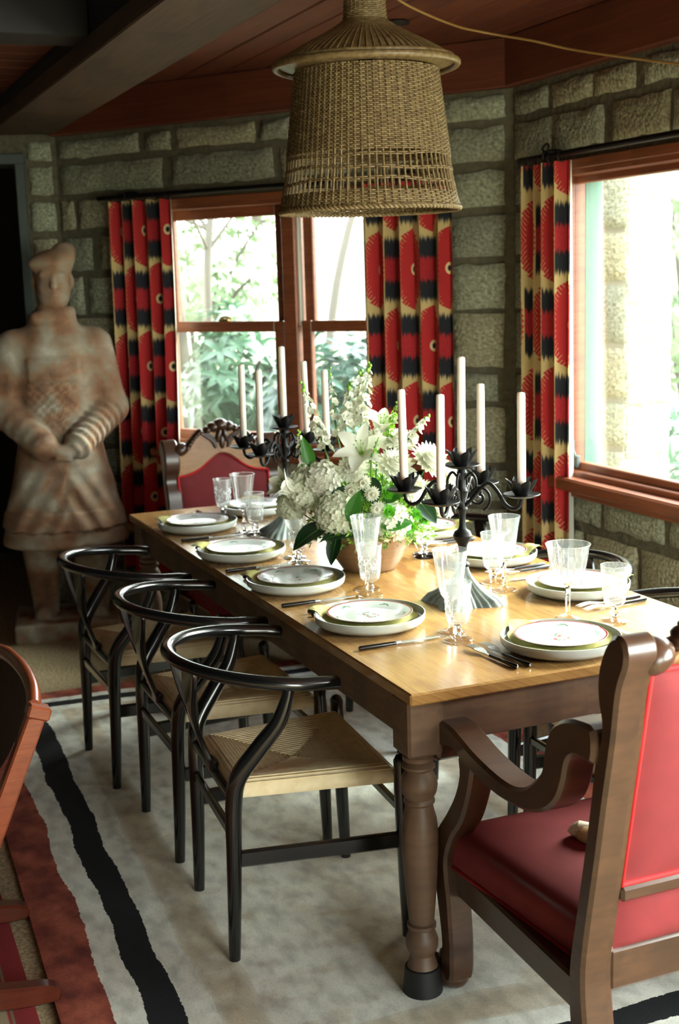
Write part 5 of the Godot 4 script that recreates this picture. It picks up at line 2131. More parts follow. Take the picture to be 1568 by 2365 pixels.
	lily("white lily opening to the left", W(-0.215, 1.025, 0.09), (-RT * 0.8 + TW * 0.35 + Vector3.UP * 0.45).normalized(), 0.095, 0.55)
	lily("white lily high at the back, right of the tall spikes", W(0.045, 1.18, -0.02), (Vector3.UP * 0.9 + TW * 0.3 + RT * 0.15).normalized(), 0.09, 0.8)
	# small freesias
	var gi := -1
	for q in [[0.01, 1.02, 0.155], [-0.015, 1.055, 0.15], [0.028, 0.975, 0.165], [-0.05, 1.03, 0.145]]:
		gi += 1
		mum("small white freesia in the middle front, %s" % ["beside the upright leaf", "above the upright leaf", "lowest of the cluster", "nearest the left hydrangea"][gi], W(q[0], q[1], q[2]), (TW * 0.9 + Vector3(0, rng.randf_range(-0.2, 0.4), 0) + RT * rng.randf_range(-0.4, 0.4)).normalized(), 0.026, M.petal, 3, "freesia")
	# green button mums
	var gm := [[0.055, 0.962, 0.165, 0.030, "above the front rim leaf"], [0.118, 0.912, 0.135, 0.027, "on the right rim of the bowl"], [0.140, 0.945, 0.12, 0.022, "right of the rim, upper of two"], [0.092, 0.905, 0.15, 0.022, "lowest on the right rim"], [0.06, 1.02, 0.15, 0.024, "below the double bloom"], [0.165, 0.925, 0.10, 0.018, "smallest at the right rim"]]
	for q in gm: mum("bright green button chrysanthemum " + q[4], W(q[0], q[1], q[2]), (TW * 0.8 + RT * 0.3 + Vector3.UP * 0.3).normalized(), q[3], M.brightgreen, 4, "button_chrysanthemum")
	# spikes of stock and snapdragon
	spike("tall white stock spike, highest at the right of the group", W(-0.015, 1.20, -0.03), W(0.020, 1.395, -0.03), M.petal, 26, 0.017)
	spike("white stock spike second from the right in the tall group", W(-0.035, 1.19, -0.05), W(-0.008, 1.372, -0.04), M.petal, 24, 0.017)
	spike("white stock spike in the middle of the tall group", W(-0.06, 1.185, -0.02), W(-0.045, 1.335, -0.02), M.petal, 22, 0.017)
	spike("white stock spike at the left of the tall group", W(-0.085, 1.16, -0.04), W(-0.105, 1.385, -0.04), M.petal, 22, 0.012)
	spike("white stock spike leaning out over the left side", W(-0.125, 1.13, 0.0), W(-0.190, 1.345, 0.0), M.petal, 26, 0.016)
	spike("short white stock spike at the left edge", W(-0.185, 1.06, 0.05), W(-0.205, 1.205, 0.05), M.petal, 20, 0.014)
	spike("pale green snapdragon spike right of the big lily", W(0.065, 1.16, 0.0), W(0.100, 1.275, 0.0), M.lime, 18, 0.011)
	spike("white spike leaning right between the candles", W(0.12, 1.14, 0.02), W(0.195, 1.235, 0.02), M.petal, 20, 0.015)
	spike("thin green bud spike in front of the big lily", W(0.01, 1.10, 0.13), W(0.035, 1.185, 0.13), M.lime, 12, 0.007)
	# lily bud over the rim
	var t := flower("lily_bud", "pale green closed lily bud hanging over the tumbler", "flower", W(-0.045, 0.935, 0.175))
	mb = MB.new()
	mb.lathe(V2([0.0, -0.03, 0.010, -0.02, 0.015, 0.0, 0.013, 0.02, 0.006, 0.036, 0.0, 0.042]), 12, along(TW * 0.5 + RT * 0.6 - Vector3.UP * 0.35))
	part("bud", mb, M.cream_green, t)
	# leaves
	leaf("large dark glossy leaf drooping over the left rim", W(-0.125, 0.925, 0.13), (-RT * 0.85 - Vector3.UP * 0.35 + TW * 0.2).normalized(), (Vector3.UP + TW * 0.4), 0.13, 0.042, -0.55, M.leaf_dark)
	leaf("dark leaf hanging down in front of the bowl", W(-0.095, 0.905, 0.155), (-Vector3.UP * 0.9 - RT * 0.25 + TW * 0.2).normalized(), TW - RT * 0.5, 0.10, 0.024, -0.2, M.leaf_dark)
	leaf("dark leaf lying along the front rim", W(-0.02, 0.91, 0.165), (-RT * 0.9 - Vector3.UP * 0.05 + TW * 0.2).normalized(), Vector3.UP + TW * 0.6, 0.13, 0.030, -0.3, M.leaf_dark)
	leaf("bright upright pointed leaf at the centre front", W(-0.06, 0.945, 0.195), (Vector3.UP * 0.9 + RT * 0.35).normalized(), TW - RT * 0.3, 0.10, 0.024, 0.2, M.leaf_mid)
	leaf("green leaf at the right over the rim, pointing right", W(0.035, 0.925, 0.18), (RT * 0.95 + Vector3.UP * 0.12).normalized(), TW + Vector3.UP * 0.5, 0.095, 0.022, -0.25, M.leaf_mid)
	leaf("dark leaf in the shade left of the freesias", W(-0.045, 1.02, 0.10), (-RT * 0.6 - Vector3.UP * 0.3 + TW * 0.3).normalized(), TW + Vector3.UP * 0.3, 0.10, 0.034, -0.3, M.leaf_dark)
	leaf("dark leaf above the freesias at the centre", W(0.0, 1.06, 0.10), (RT * 0.2 - Vector3.UP * 0.7 + TW * 0.5).normalized(), TW, 0.09, 0.032, -0.3, M.leaf_dark)
	leaf("upright green leaf at the upper left", W(-0.165, 1.09, 0.07), (Vector3.UP * 0.9 - RT * 0.25).normalized(), TW, 0.10, 0.020, 0.1, M.leaf_mid)
	leaf("dark leaf at the right edge below the candelabra arm", W(0.15, 0.985, 0.09), (RT * 0.5 - Vector3.UP * 0.6 + TW * 0.3).normalized(), TW + RT * 0.4, 0.09, 0.026, -0.3, M.leaf_dark)
	leaf("green leaf under the big double bloom", W(0.045, 1.0, 0.13), (RT * 0.6 + Vector3.UP * 0.3 + TW * 0.4).normalized(), TW + Vector3.UP * 0.6, 0.09, 0.028, -0.2, M.leaf_mid)

# ---------------------------------------------------------------- wicker lamp
func weave_ring(mb: MB, c: Vector3, r: float, y: float, stakes: int, odd: bool, amp: float, th: float, per := 2) -> void:
	var n := stakes * per
	var pts := []
	for k in n + 1:
		var a := TAU * (k % n) / n
		var s := cos(a * stakes / 2.0) * (-1.0 if odd else 1.0)
		pts.append(c + Vector3(cos(a) * (r + amp * s), y, sin(a) * (r + amp * s)))
	mb.tube(pts, th, 5, Vector3.UP, 0.9, false)

func build_lamp() -> void:
	var c := Vector3(1.657, 0, -3.685)
	var at := Vector3(c.x, 1.845, c.z)
	var t := thing("pendant_lamp", "large woven wicker basket pendant lamp hanging over the flowers", "lamp", at)
	var m := flatmat(Color(1, 1, 1), 0.42)
	m.albedo_texture = noise_tex(256, 0.05, [0.0, Color(0.30, 0.23, 0.14), 0.4, Color(0.46, 0.37, 0.23), 0.7, Color(0.56, 0.47, 0.31), 1.0, Color(0.68, 0.60, 0.43)], 4, 33)
	triplanar(m, Vector3(3.5, 3.5, 3.5))
	M.wicker = m
	var N := 76
	var body := func(y): return lerpf(0.262, 0.211, clampf((y - 0.0) / 0.40, 0, 1)) + 0.008 * exp(-pow((y - 0.0) / 0.04, 2.0))
	# stakes
	var mb := MB.new()
	for k in N:
		var a := TAU * k / N
		var d := Vector3(cos(a), 0, sin(a))
		var p := []
		for q in 5:
			var y := lerpf(0.0, 0.405, q / 4.0)
			p.append(d * body.call(y) + Vector3(0, y, 0))
		mb.tube(p, 0.0036, 6, d, 0.0062 / 0.0036 * 0.55, false)
	tag(part("stakes", mb, m, t), "", "", "", "stuff")
	# closed weave of the body
	mb = MB.new()
	var y := 0.165
	var odd := false
	while y < 0.405:
		weave_ring(mb, Vector3.ZERO, body.call(y), y, N, odd, 0.0042, 0.0030)
		odd = not odd
		y += 0.0054
	tag(part("body_weave", mb, m, t), "", "", "", "stuff")
	# open band: wavering pairs of weavers
	for k in 3:
		mb = MB.new()
		for pr in 2:
			var pts := []
			for q in N * 2 + 1:
				var a := TAU * (q % (N * 2)) / (N * 2)
				var yy := 0.150 - k * 0.036 + pr * 0.0052 + 0.004 * sin(a * 2.0 + k * 1.7) + 0.002 * sin(a * 7.0 + k)
				var r: float = body.call(yy) + 0.004 * cos(a * N / 2.0) * (1.0 if pr == 0 else -1.0)
				pts.append(Vector3(cos(a) * r, yy, sin(a) * r))
			mb.tube(pts, 0.0027, 5, Vector3.UP, 0.8, false)
		tag(part("open_weaver", mb, m, t), "", "", "", "stuff")
	mb = MB.new()
	y = 0.012
	while y < 0.052:
		weave_ring(mb, Vector3.ZERO, body.call(y), y, N, odd, 0.0040, 0.0029)
		odd = not odd
		y += 0.0052
	tag(part("lower_weave", mb, m, t), "", "", "", "stuff")
	# plaited bottom rim
	mb = MB.new()
	for s in 2:
		var pts := []
		for q in 361:
			var a := TAU * (q % 360) / 360.0
			var ph := a * 60.0 + s * PI
			var r: float = 0.270 + 0.0042 * cos(ph)
			pts.append(Vector3(cos(a) * r, 0.004 + 0.0042 * sin(ph), sin(a) * r))
		mb.tube(pts, 0.0052, 6, Vector3.UP, 1.0, false)
	part("bottom_rim", mb, m, t)
	# brim with its rolled edge, conical top and neck
	mb = MB.new()
	for q in 2:
		var pts := []
		for k in 97:
			var a := TAU * (k % 96) / 96.0
			var w := 0.0035 * sin(a * 2.0 + 0.6)
			pts.append(Vector3(cos(a) * (0.270 - q * 0.014), 0.424 + w + q * 0.008 - (0.006 if q == 0 else 0.0), sin(a) * (0.270 - q * 0.014)))
		mb.tube(pts, 0.0105 if q == 0 else 0.008, 10, Vector3.UP, 1.0, false)
	part("brim_edge", mb, m, t)
	mb = MB.new()
	odd = false
	for k in 44:
		var f := k / 43.0
		var rr := lerpf(0.258, 0.064, f)
		weave_ring(mb, Vector3.ZERO, rr, 0.430 + 0.118 * f + 0.016 * sin(f * PI) * (0.5 - f), N, odd, 0.0006, 0.0034, 2)
		odd = not odd
	for k in N:
		var a := TAU * k / N
		var d := Vector3(cos(a), 0, sin(a))
		var pts := []
		for q in 7:
			var f := q / 6.0
			pts.append(d * lerpf(0.262, 0.062, f) + Vector3(0, 0.432 + 0.118 * f + 0.016 * sin(f * PI) * (0.5 - f), 0))
		mb.tube(pts, sampled([0.0030, 0.0015], 7), 5, null, 1.0, false)
	tag(part("cone_weave", mb, m, t), "", "", "", "stuff")
	mb = MB.new()
	# underside of the brim
	var inner := []
	for q in 2:
		var row := PackedVector3Array()
		for k in 65:
			var a := TAU * (k % 64) / 64.0
			var r := 0.205 if q == 0 else 0.262
			row.append(Vector3(cos(a) * r, 0.410 if q == 0 else 0.424, sin(a) * r))
		inner.append(row)
	mb.grid(inner, true)
	part("brim_underside", mb, m, t)
	mb = MB.new()
	y = 0.548
	while y < 0.683:
		weave_ring(mb, Vector3.ZERO, 0.058 + 0.006 * exp(-(y - 0.548) * 40.0), y, 28, odd, 0.0022, 0.0030)
		odd = not odd
		y += 0.0054
	for k in 28:
		var a := TAU * k / 28.0
		mb.tube([Vector3(cos(a) * 0.060, 0.545, sin(a) * 0.060), Vector3(cos(a) * 0.057, 0.683, sin(a) * 0.057)], 0.0028, 5, null, 1.0, false)
	tag(part("neck_weave", mb, m, t), "", "", "", "stuff")
	mb = MB.new()
	mb.lathe(V2([0.0, 0.44, 0.024, 0.44, 0.026, 0.50, 0.012, 0.52, 0.006, 0.54, 0.006, 0.715, 0.05, 0.717, 0.05, 0.72, 0.0, 0.72]), 16)
	part("lamp_holder", mb, M.iron, t)
	# tan flex swagged under the ceiling from the lamp to the right wall
	mb = MB.new()
	mb.tube(spline([Vector3(1.70, 2.558, -3.72), Vector3(1.78, 2.545, -3.82), Vector3(1.900, 2.511, -3.946), Vector3(2.200, 2.496, -4.179), Vector3(2.380, 2.489, -4.260), Vector3(2.500, 2.445, -4.136), Vector3(2.600, 2.391, -3.989), Vector3(2.700, 2.288, -3.576), Vector3(2.722, 2.235, -3.30), Vector3(2.752, 2.20, -3.12)], 8), 0.0042, 8)
	var cd := part("lamp_cord", mb, flatmat(Color(0.62, 0.48, 0.26), 0.5), self)
	cd.name = numbered("lamp_cord")
	tag(cd, "tan lamp cord swagged below the ceiling from the wicker lamp to the right wall", "cord")
	# dark round ceiling rose behind the neck
	mb = MB.new()
	mb.lathe(V2([0.0, 0.0, 0.035, 0.0, 0.045, -0.006, 0.045, -0.012, 0.0, -0.014]), 20, T(Vector3(2.155, 2.5635, -4.505)))
	var ro := part("ceiling_knot", mb, M.darkwood, self)
	ro.name = numbered("ceiling_cap")
	tag(ro, "small dark round cap on the ceiling boards behind the wicker lamp neck", "cap")

# ---------------------------------------------------------------- clay statue
# signed distance helpers
static func cap(p: Vector3, a: Vector3, b: Vector3, ra: float, rb: float) -> float:
	var ab := b - a
	var t := clampf((p - a).dot(ab) / ab.length_squared(), 0.0, 1.0)
	return (p - a - ab * t).length() - lerpf(ra, rb, t)

static func ell(p: Vector3, c: Vector3, r: Vector3) -> float:
	var q := (p - c) / r
	var k := q.length()
	return (k - 1.0) * minf(r.x, minf(r.y, r.z))

static func smin(a: float, b: float, k: float) -> float:
	var h := maxf(k - absf(a - b), 0.0) / k
	return minf(a, b) - h * h * k * 0.25

# elliptical column around the y axis: half widths from a table of [y, rx, rz, cx, cz]
static func column(p: Vector3, tab: Array) -> float:
	var n := tab.size()
	var y := clampf(p.y, tab[0][0], tab[n - 1][0])
	var k := 0
	while k < n - 2 and y > tab[k + 1][0]: k += 1
	var t: float = (y - tab[k][0]) / maxf(tab[k + 1][0] - tab[k][0], 1e-5)
	t = clampf(t, 0, 1)
	var rx := lerpf(tab[k][1], tab[k + 1][1], t)
	var rz := lerpf(tab[k][2], tab[k + 1][2], t)
	var q := Vector2((p.x - lerpf(tab[k][3], tab[k + 1][3], t)) / rx, (p.z - lerpf(tab[k][4], tab[k + 1][4], t)) / rz)
	var d := (q.length() - 1.0) * minf(rx, rz)
	var over := maxf(tab[0][0] - p.y, p.y - tab[n - 1][0])
	return maxf(d, over)

func nets(mb: MB, lo: Vector3, hi: Vector3, cell: float, f: Callable) -> void:
	var nx := int((hi.x - lo.x) / cell) + 1
	var ny := int((hi.y - lo.y) / cell) + 1
	var nz := int((hi.z - lo.z) / cell) + 1
	var val := PackedFloat32Array()
	val.resize(nx * ny * nz)
	val.fill(1.0)
	# coarse pass: blocks of four cells, skipped when the surface is far
	var B := 4
	for bz in range(0, nz, B):
		for by in range(0, ny, B):
			for bx in range(0, nx, B):
				var c := lo + Vector3(bx + B * 0.5, by + B * 0.5, bz + B * 0.5) * cell
				var d: float = f.call(c)
				var far := absf(d) > cell * B * 1.9
				for z in range(bz, mini(bz + B, nz)):
					for y in range(by, mini(by + B, ny)):
						for x in range(bx, mini(bx + B, nx)):
							val[(z * ny + y) * nx + x] = d if far else f.call(lo + Vector3(x, y, z) * cell)
	var idx := {}
	var off := [0, 1, nx, nx + 1, nx * ny, nx * ny + 1, nx * ny + nx, nx * ny + nx + 1]
	var cor := [Vector3(0, 0, 0), Vector3(1, 0, 0), Vector3(0, 1, 0), Vector3(1, 1, 0), Vector3(0, 0, 1), Vector3(1, 0, 1), Vector3(0, 1, 1), Vector3(1, 1, 1)]
	var edges := [[0, 1], [2, 3], [4, 5], [6, 7], [0, 2], [1, 3], [4, 6], [5, 7], [0, 4], [1, 5], [2, 6], [3, 7]]
	for z in nz - 1:
		for y in ny - 1:
			for x in nx - 1:
				var b := (z * ny + y) * nx + x
				var s := 0
				for k in 8:
					if val[b + off[k]] < 0.0: s += 1
				if s == 0 or s == 8: continue
				var p := Vector3.ZERO
				var cnt := 0
				for e in edges:
					var a0: float = val[b + off[e[0]]]
					var a1: float = val[b + off[e[1]]]
					if (a0 < 0.0) != (a1 < 0.0):
						p += (cor[e[0]] as Vector3).lerp(cor[e[1]], a0 / (a0 - a1))
						cnt += 1
				p = lo + (Vector3(x, y, z) + p / cnt) * cell
				var h := cell * 0.7
				var n := Vector3(f.call(p + Vector3(h, 0, 0)) - f.call(p - Vector3(h, 0, 0)), f.call(p + Vector3(0, h, 0)) - f.call(p - Vector3(0, h, 0)), f.call(p + Vector3(0, 0, h)) - f.call(p - Vector3(0, 0, h)))
				idx[b] = mb.vert(p, n.normalized())
	for b in idx:
		var x: int = b % nx
		var y: int = (b / nx) % ny
		var z: int = b / (nx * ny)
		for ax in 3:
			if (ax == 0 and (y == 0 or z == 0)) or (ax == 1 and (x == 0 or z == 0)) or (ax == 2 and (x == 0 or y == 0)): continue
			var step: int = [1, nx, nx * ny][ax]
			var u: int = [nx, nx * ny, 1][ax]
			var w: int = [nx * ny, 1, nx][ax]
			var s0: bool = val[b] < 0.0
			var s1: bool = val[b + step] < 0.0
			if s0 == s1: continue
			var q := [b, b - u, b - u - w, b - w]
			if not (idx.has(q[1]) and idx.has(q[2]) and idx.has(q[3])): continue
			var i0: int = idx[q[0]]
			var i1: int = idx[q[1]]
			var i2: int = idx[q[2]]
			var i3: int = idx[q[3]]
			if not s0:
				mb.tri(i0, i2, i1); mb.tri(i0, i3, i2)
			else:
				mb.tri(i0, i1, i2); mb.tri(i0, i2, i3)

func build_statue() -> void:
	var m := flatmat(Color(1, 1, 1), 0.92)
	m.albedo_texture = noise_tex(512, 0.012, [0.0, Color(0.36, 0.26, 0.19), 0.3, Color(0.52, 0.37, 0.27), 0.45, Color(0.58, 0.45, 0.34), 0.58, Color(0.56, 0.51, 0.43), 0.75, Color(0.64, 0.60, 0.53), 1.0, Color(0.76, 0.73, 0.67)], 5, 44)
	triplanar(m, Vector3(0.8, 0.8, 0.8))
	bump(m, noise_tex(256, 0.05, null, 4, 45), 0.5)
	M.clay = m
	var at := Vector3(1.155, 0.0, -6.245)
	var t := thing("statue", "life-size weathered clay statue of a robed standing figure with clasped hands", "statue", at, -0.19)
	var skirt := [[0.43, 0.30, 0.235, 0.0, 0.0], [0.445, 0.302, 0.238, 0.0, 0.0], [0.505, 0.288, 0.226, 0.0, 0.0], [0.525, 0.286, 0.224, 0.0, 0.0], [0.56, 0.280, 0.22, 0.0, 0.0], [0.70, 0.245, 0.195, 0.0, 0.0], [0.88, 0.205, 0.165, 0.0, 0.005], [0.98, 0.188, 0.150, 0.0, 0.005], [1.10, 0.188, 0.148, 0.0, 0.0], [1.25, 0.205, 0.152, 0.0, 0.0], [1.37, 0.196, 0.136, 0.0, -0.005], [1.44, 0.150, 0.108, 0.0, -0.01], [1.49, 0.095, 0.085, 0.0, -0.01]]
	var body := func(p: Vector3) -> float:
		var d := column(p, skirt)
		# two-tier hem
		d = minf(d, column(p, [[0.512, 0.302, 0.238, 0.0, 0.0], [0.535, 0.296, 0.233, 0.0, 0.0], [0.60, 0.276, 0.218, 0.0, 0.0]]))
		# folds of the lower coat, crossing at the front
		if p.y < 0.88 and p.y > 0.5:
			var w := absf(p.x - 0.02) * 1.6 + (p.y - 0.52) * 1.0
			d += 0.004 * sin(w * 42.0) * smoothstep(0.88, 0.7, p.y) * (1.0 if p.z > 0.0 else 0.0)
		# armour: chest plate edge and small plates over the belly
		if p.z > 0.03 and p.y > 0.93 and p.y < 1.21 and absf(p.x) < 0.14:
			d -= 0.004 * (0.6 + 0.4 * signf(sin(p.y * 150.0)) * signf(sin(p.x * 150.0)))
		if p.z > 0.0 and p.y > 1.21 and p.y < 1.32 and absf(p.x + 0.01) < 0.12: d -= 0.010
		# scarf
		d = smin(d, ell(p, Vector3(0.0, 1.50, 0.012), Vector3(0.112, 0.05, 0.098)), 0.03)
		d = smin(d, cap(p, Vector3(-0.075, 1.505, 0.075), Vector3(0.085, 1.53, 0.045), 0.026, 0.026), 0.02)
		d = smin(d, cap(p, Vector3(-0.01, 1.50, -0.01), Vector3(0.015, 1.62, 0.0), 0.066, 0.062), 0.03)
		# arms
		for s in [-1.0, 1.0]:
			var sh := Vector3(s * 0.190, 1.370, -0.012)
			var el := Vector3(s * 0.252, 1.07, 0.0)
			d = smin(d, cap(p, sh, el, 0.083, 0.073), 0.055)
			var hand := Vector3(-0.075, 0.925, 0.225) if s < 0 else Vector3(0.085, 0.925, 0.215)
			var fa := cap(p, el, hand, 0.078, 0.066)
			# ridged sleeves
			var ab := hand - el
			var u := (p - el).dot(ab.normalized())
			fa += (0.007 * sin(u * 150.0) if s > 0.0 else 0.0015 * sin(u * 90.0)) if u > 0.02 else 0.0
			d = smin(d, fa, 0.03)
			d = minf(d, ell(p, hand + Vector3(s * 0.004, -0.004, 0.0), Vector3(0.062, 0.070, 0.052)))
		# hands laid over one another
		d = smin(d, cap(p, Vector3(-0.075, 0.925, 0.23), Vector3(-0.01, 0.90, 0.262), 0.040, 0.030), 0.02)
		d = smin(d, cap(p, Vector3(0.085, 0.925, 0.22), Vector3(0.02, 0.893, 0.250), 0.040, 0.032), 0.02)
		for k in 4:
			d = smin(d, cap(p, Vector3(-0.02, 0.918 - k * 0.017, 0.268), Vector3(0.048, 0.905 - k * 0.016, 0.268), 0.0105, 0.0085), 0.008)
		# legs
		d = minf(d, cap(p, Vector3(-0.125, 0.46, 0.01), Vector3(-0.118, 0.15, 0.03), 0.098, 0.062))
		d = minf(d, cap(p, Vector3(0.115, 0.46, 0.0), Vector3(0.118, 0.15, 0.02), 0.105, 0.068))
		for s in [-1.0, 1.0]:
			d = smin(d, cap(p, Vector3(s * 0.118, 0.12, 0.02), Vector3(s * 0.135, 0.105, 0.15), 0.052, 0.036), 0.03)
		# plinth
		var q := (p - Vector3(-0.02, 0.038, 0.05)).abs() - Vector3(0.235, 0.040, 0.20)
		var bx := Vector3(maxf(q.x, 0), maxf(q.y, 0), maxf(q.z, 0)).length() + minf(maxf(q.x, maxf(q.y, q.z)), 0.0) - 0.012
		return smin(d, bx, 0.02)
	var mb := MB.new()
	nets(mb, Vector3(-0.36, -0.02, -0.27), Vector3(0.36, 1.57, 0.33), 0.0125, body)
	var head := func(p: Vector3) -> float:
		var d := ell(p, Vector3(0.015, 1.665, 0.012), Vector3(0.083, 0.118, 0.092))
		d = smin(d, ell(p, Vector3(0.015, 1.60, 0.030), Vector3(0.064, 0.058, 0.066)), 0.03)     # jaw
		d = smin(d, cap(p, Vector3(0.0, 1.48, -0.005), Vector3(0.012, 1.60, 0.0), 0.066, 0.060), 0.02)
		# brow, nose, cheeks, lips
		d = smin(d, cap(p, Vector3(-0.035, 1.700, 0.084), Vector3(0.065, 1.700, 0.084), 0.011, 0.011), 0.018)
		d = smin(d, cap(p, Vector3(0.015, 1.692, 0.096), Vector3(0.015, 1.648, 0.116), 0.009, 0.015), 0.012)
		for s in [-1.0, 1.0]:
			d = smin(d, ell(p, Vector3(0.015 + s * 0.036, 1.645, 0.076), Vector3(0.028, 0.024, 0.024)), 0.02)
			d = maxf(d, -ell(p, Vector3(0.015 + s * 0.031, 1.683, 0.112), Vector3(0.018, 0.009, 0.018)))
			d = smin(d, ell(p, Vector3(0.015 + s * 0.031, 1.683, 0.084), Vector3(0.014, 0.008, 0.012)), 0.006)
			d = smin(d, ell(p, Vector3(0.015 + s * 0.086, 1.668, -0.002), Vector3(0.012, 0.034, 0.020)), 0.008)    # ears
		d = smin(d, ell(p, Vector3(0.015, 1.622, 0.100), Vector3(0.022, 0.007, 0.012)), 0.006)
		d = smin(d, ell(p, Vector3(0.015, 1.607, 0.097), Vector3(0.018, 0.007, 0.012)), 0.006)
		# cap with upturned side and knot
		d = smin(d, ell(p, Vector3(0.02, 1.755, -0.005), Vector3(0.096, 0.062, 0.100)), 0.02)
		d = smin(d, cap(p, Vector3(-0.062, 1.750, 0.03), Vector3(0.090, 1.785, 0.02), 0.026, 0.032), 0.03)
		d = smin(d, ell(p, Vector3(0.075, 1.805, -0.02), Vector3(0.055, 0.048, 0.055)), 0.02)
		return d
	nets(mb, Vector3(-0.12, 1.54, -0.14), Vector3(0.16, 1.87, 0.16), 0.007, head)
	part("figure", mb, m, t)

# ---------------------------------------------------------------- garden
func shrub(label: String, called: String, at: Vector3, r: Vector3, n: int, ln: float, hw: float, m: Material, sd: int, whorl := 6) -> void:
	var rg := RandomNumberGenerator.new()
	rg.seed = sd
	var t := thing(called, label, "shrub" if called != "tree" else "tree", at)
	var mb := MB.new()
	for k in 7:
		var a := rg.randf() * TAU
		var tip := Vector3(cos(a) * r.x * 0.6, r.y * rg.randf_range(0.8, 1.6), sin(a) * r.z * 0.6)
		mb.tube(spline([Vector3(cos(a) * 0.05, -0.2, sin(a) * 0.05), tip * 0.5 + Vector3(0, 0.1, 0), tip], 4), sampled([0.025, 0.008], 9), 6)
	part("branches", mb, M.bark, t)
	var lm := MB.new()
	petal_into(lm, Transform3D(), ln, hw, 0.3, -0.7, 0.006, 4, 3)
	var mm := MultiMesh.new()
	mm.transform_format = MultiMesh.TRANSFORM_3D
	mm.mesh = lm.mesh(m)
	mm.instance_count = n * whorl
	for k in n:
		var d := Vector3(rg.randfn(), rg.randfn(), rg.randfn()).normalized()
		var c := d * pow(rg.randf(), 0.4) * r + Vector3(0, r.y * 0.9, 0)
		var f := along((d + Vector3(0, 0.6, 0) + Vector3(rg.randf_range(-0.4, 0.4), 0, rg.randf_range(-0.4, 0.4))).normalized(), c, rg.randf() * TAU)
		for q in whorl:
			mm.set_instance_transform(k * whorl + q, f * Transform3D(Basis(Vector3.UP, TAU * q / whorl + rg.randf() * 0.5) * Basis.from_scale(Vector3.ONE * rg.randf_range(0.7, 1.2)), Vector3.ZERO))
	var mi := MultiMeshInstance3D.new()
	mi.multimesh = mm
	mi.name = "foliage"
	t.add_child(mi, true)
	mi.set_meta("kind", "stuff")

func trunk(label: String, pts: Array, r0: float, r1: float, twigs: int, sd: int) -> void:
	var rg := RandomNumberGenerator.new()
	rg.seed = sd
	var t := thing("tree", label, "tree", pts[0])
	var loc := []
	for p in pts: loc.append(p - pts[0])
	var path := spline(loc, 6)
	var mb := MB.new()
	mb.tube(path, sampled([r0, r1], path.size()), 10)
	part("trunk", mb, M.bark, t)
	for k in twigs:
		var q: Vector3 = path[rg.randi_range(path.size() / 2, path.size() - 1)]
		var d := Vector3(rg.randf_range(-1, 1), rg.randf_range(0.2, 0.9), rg.randf_range(-1, 1)).normalized()
		var l := rg.randf_range(0.5, 1.3)
		mb = MB.new()
		mb.tube(spline([q, q + d * l * 0.5 + Vector3(0, 0.05, 0), q + d * l + Vector3(0, rg.randf_range(-0.1, 0.2), 0)], 4), sampled([r1 * 0.8, r1 * 0.2], 9), 6)
		part("branch", mb, M.bark, t)

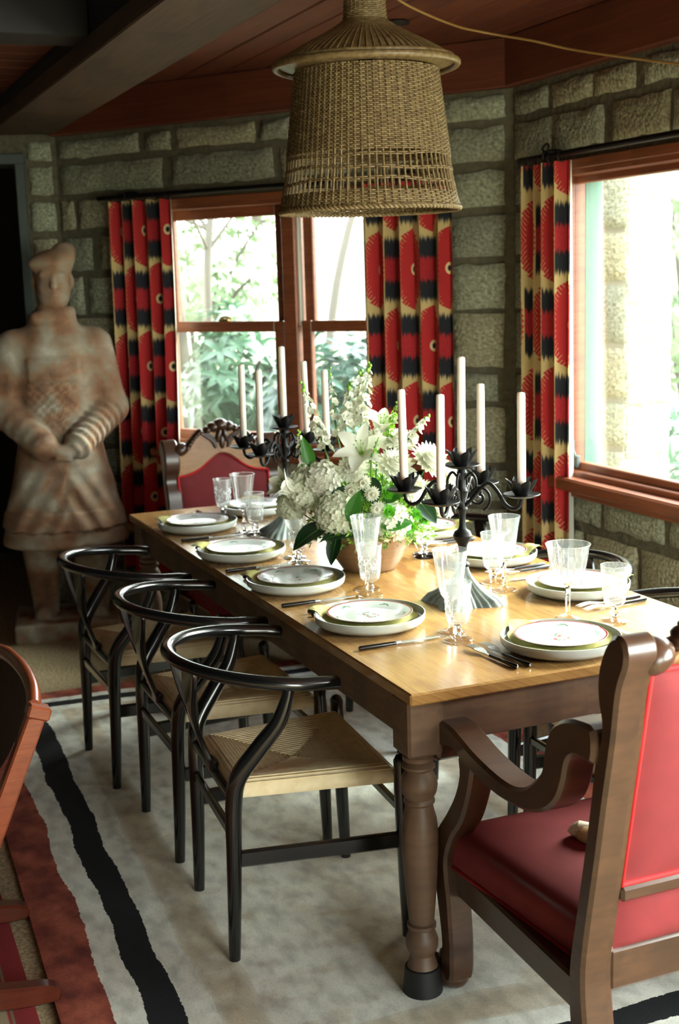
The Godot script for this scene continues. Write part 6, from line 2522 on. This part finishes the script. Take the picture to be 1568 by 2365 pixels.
func build_outside() -> void:
	M.bark = flatmat(Color(0.32, 0.30, 0.26), 0.95)
	var g := flatmat(Color(1, 1, 1), 1.0)
	g.albedo_texture = noise_tex(512, 0.02, [0.0, Color(0.32, 0.33, 0.26), 0.45, Color(0.45, 0.43, 0.37), 0.7, Color(0.40, 0.45, 0.33), 1.0, Color(0.56, 0.54, 0.47)], 5, 51)
	triplanar(g, Vector3(0.5, 0.5, 0.5), true)
	# sloping garden bank beyond the windows
	var ns := FastNoiseLite.new()
	ns.frequency = 0.3
	var rows := []
	for j in 41:
		var row := PackedVector3Array()
		for i in 41:
			var x := lerpf(-8.0, 26.0, i / 40.0)
			var z := lerpf(-34.0, 10.0, j / 40.0)
			var out := maxf(0.0, (Vector3(x, 0, z) - C1).dot(Vector3(0.85, 0, -0.55)) - 1.5)
			row.append(Vector3(x, -0.45 + out * 0.13 + minf(out, 3.0) * 0.1 + ns.get_noise_2d(x, z) * 0.25, z))
		rows.append(row)
	var mb := MB.new()
	mb.grid(rows)
	face(mb, Vector3.UP)
	var go := struct("ground", mb, g)
	tag(go, "pale leafy garden bank sloping up beyond the windows")
	var gl := leafmat(Color(0.30, 0.44, 0.33))
	var gd := leafmat(Color(0.22, 0.37, 0.29))
	var gy := leafmat(Color(0.41, 0.49, 0.35))
	M.leafout = gl
	shrub("dark green rhododendron outside the right sash of the double window", "rhododendron", Vector3(3.15, 0.2, -7.45), Vector3(0.55, 0.62, 0.5), 210, 0.17, 0.024, gd, 61)
	shrub("broad-leaved shrub outside the left sash, right of the pale trunk", "rhododendron", Vector3(2.72, 0.35, -8.3), Vector3(0.42, 0.62, 0.5), 170, 0.16, 0.022, gl, 62)
	shrub("pale bush far back behind the double window", "bush", Vector3(3.2, 1.0, -10.8), Vector3(1.1, 0.8, 0.9), 260, 0.12, 0.02, gy, 63)
	shrub("pale green bush at the far left of the window view", "bush", Vector3(2.0, 0.9, -11.0), Vector3(1.0, 0.9, 0.8), 260, 0.12, 0.018, gl, 64)
	shrub("bamboo-like shrub outside the picture window at the lower right", "shrub", Vector3(4.55, 0.0, -5.35), Vector3(0.5, 0.62, 0.55), 200, 0.17, 0.016, gl, 65)
	shrub("climbing bush behind the stone pier outside the picture window", "shrub", Vector3(5.7, 0.7, -7.3), Vector3(0.9, 1.5, 1.2), 320, 0.11, 0.02, gy, 66)
	shrub("tall pale bush on the bank above the window view", "bush", Vector3(4.6, 2.4, -13.0), Vector3(1.8, 1.4, 1.4), 380, 0.14, 0.022, gy, 67)
	shrub("distant bush on the bank to the right", "bush", Vector3(9.5, 2.2, -11.0), Vector3(1.8, 1.8, 1.8), 380, 0.16, 0.025, gl, 68)
	trunk("pale smooth tree trunk at the lower left of the double window", [Vector3(2.42, -0.3, -8.35), Vector3(2.40, 0.6, -8.35), Vector3(2.36, 1.25, -8.4), Vector3(2.3, 3.6, -8.6)], 0.13, 0.05, 5, 71)
	trunk("slender forked tree seen through the left sash", [Vector3(3.0, 0.2, -9.6), Vector3(2.95, 1.3, -9.6), Vector3(3.05, 2.2, -9.7), Vector3(3.4, 3.6, -9.9)], 0.045, 0.02, 9, 72)
	trunk("leaning slender tree seen through the right sash", [Vector3(3.6, 0.3, -9.0), Vector3(3.85, 1.6, -9.2), Vector3(4.3, 2.7, -9.4), Vector3(4.8, 3.6, -9.6)], 0.04, 0.018, 9, 73)
	trunk("thin tree behind the stone pier outside the picture window", [Vector3(5.6, 0.2, -8.0), Vector3(5.7, 1.6, -8.0), Vector3(5.6, 3.8, -8.1)], 0.08, 0.04, 7, 74)
	# stone pier of the porch
	var p := thing("stone_pier", "sunlit pale stone pier standing outside the picture window", "pier", Vector3(3.72, 0, -5.38), 0.35)
	mb = MB.new()
	mb.box(T(Vector3(0, 1.25, 0)), Vector3(0.36, 3.4, 0.36), 0.01)
	part("mortar_core", mb, M.pier_mortar, p)
	for side in 4:
		var fr := Node3D.new()
		fr.name = "stone_face" if side == 0 else "stone_face_%03d" % side
		p.add_child(fr, true)
		fr.transform = Transform3D(Basis(Vector3.UP, side * PI / 2), Basis(Vector3.UP, side * PI / 2) * Vector3(0, 0, 0.18))
		var y := -0.4
		var k := 0
		while y < 2.9:
			var h := rng.randf_range(0.17, 0.26)
			if k % 3 == 1:
				stone(fr, -0.175, -0.02, y, y + h)
				stone(fr, 0.01, 0.175, y, y + h)
			else: stone(fr, -0.175, 0.175, y, y + h)
			y += h + 0.03
			k += 1
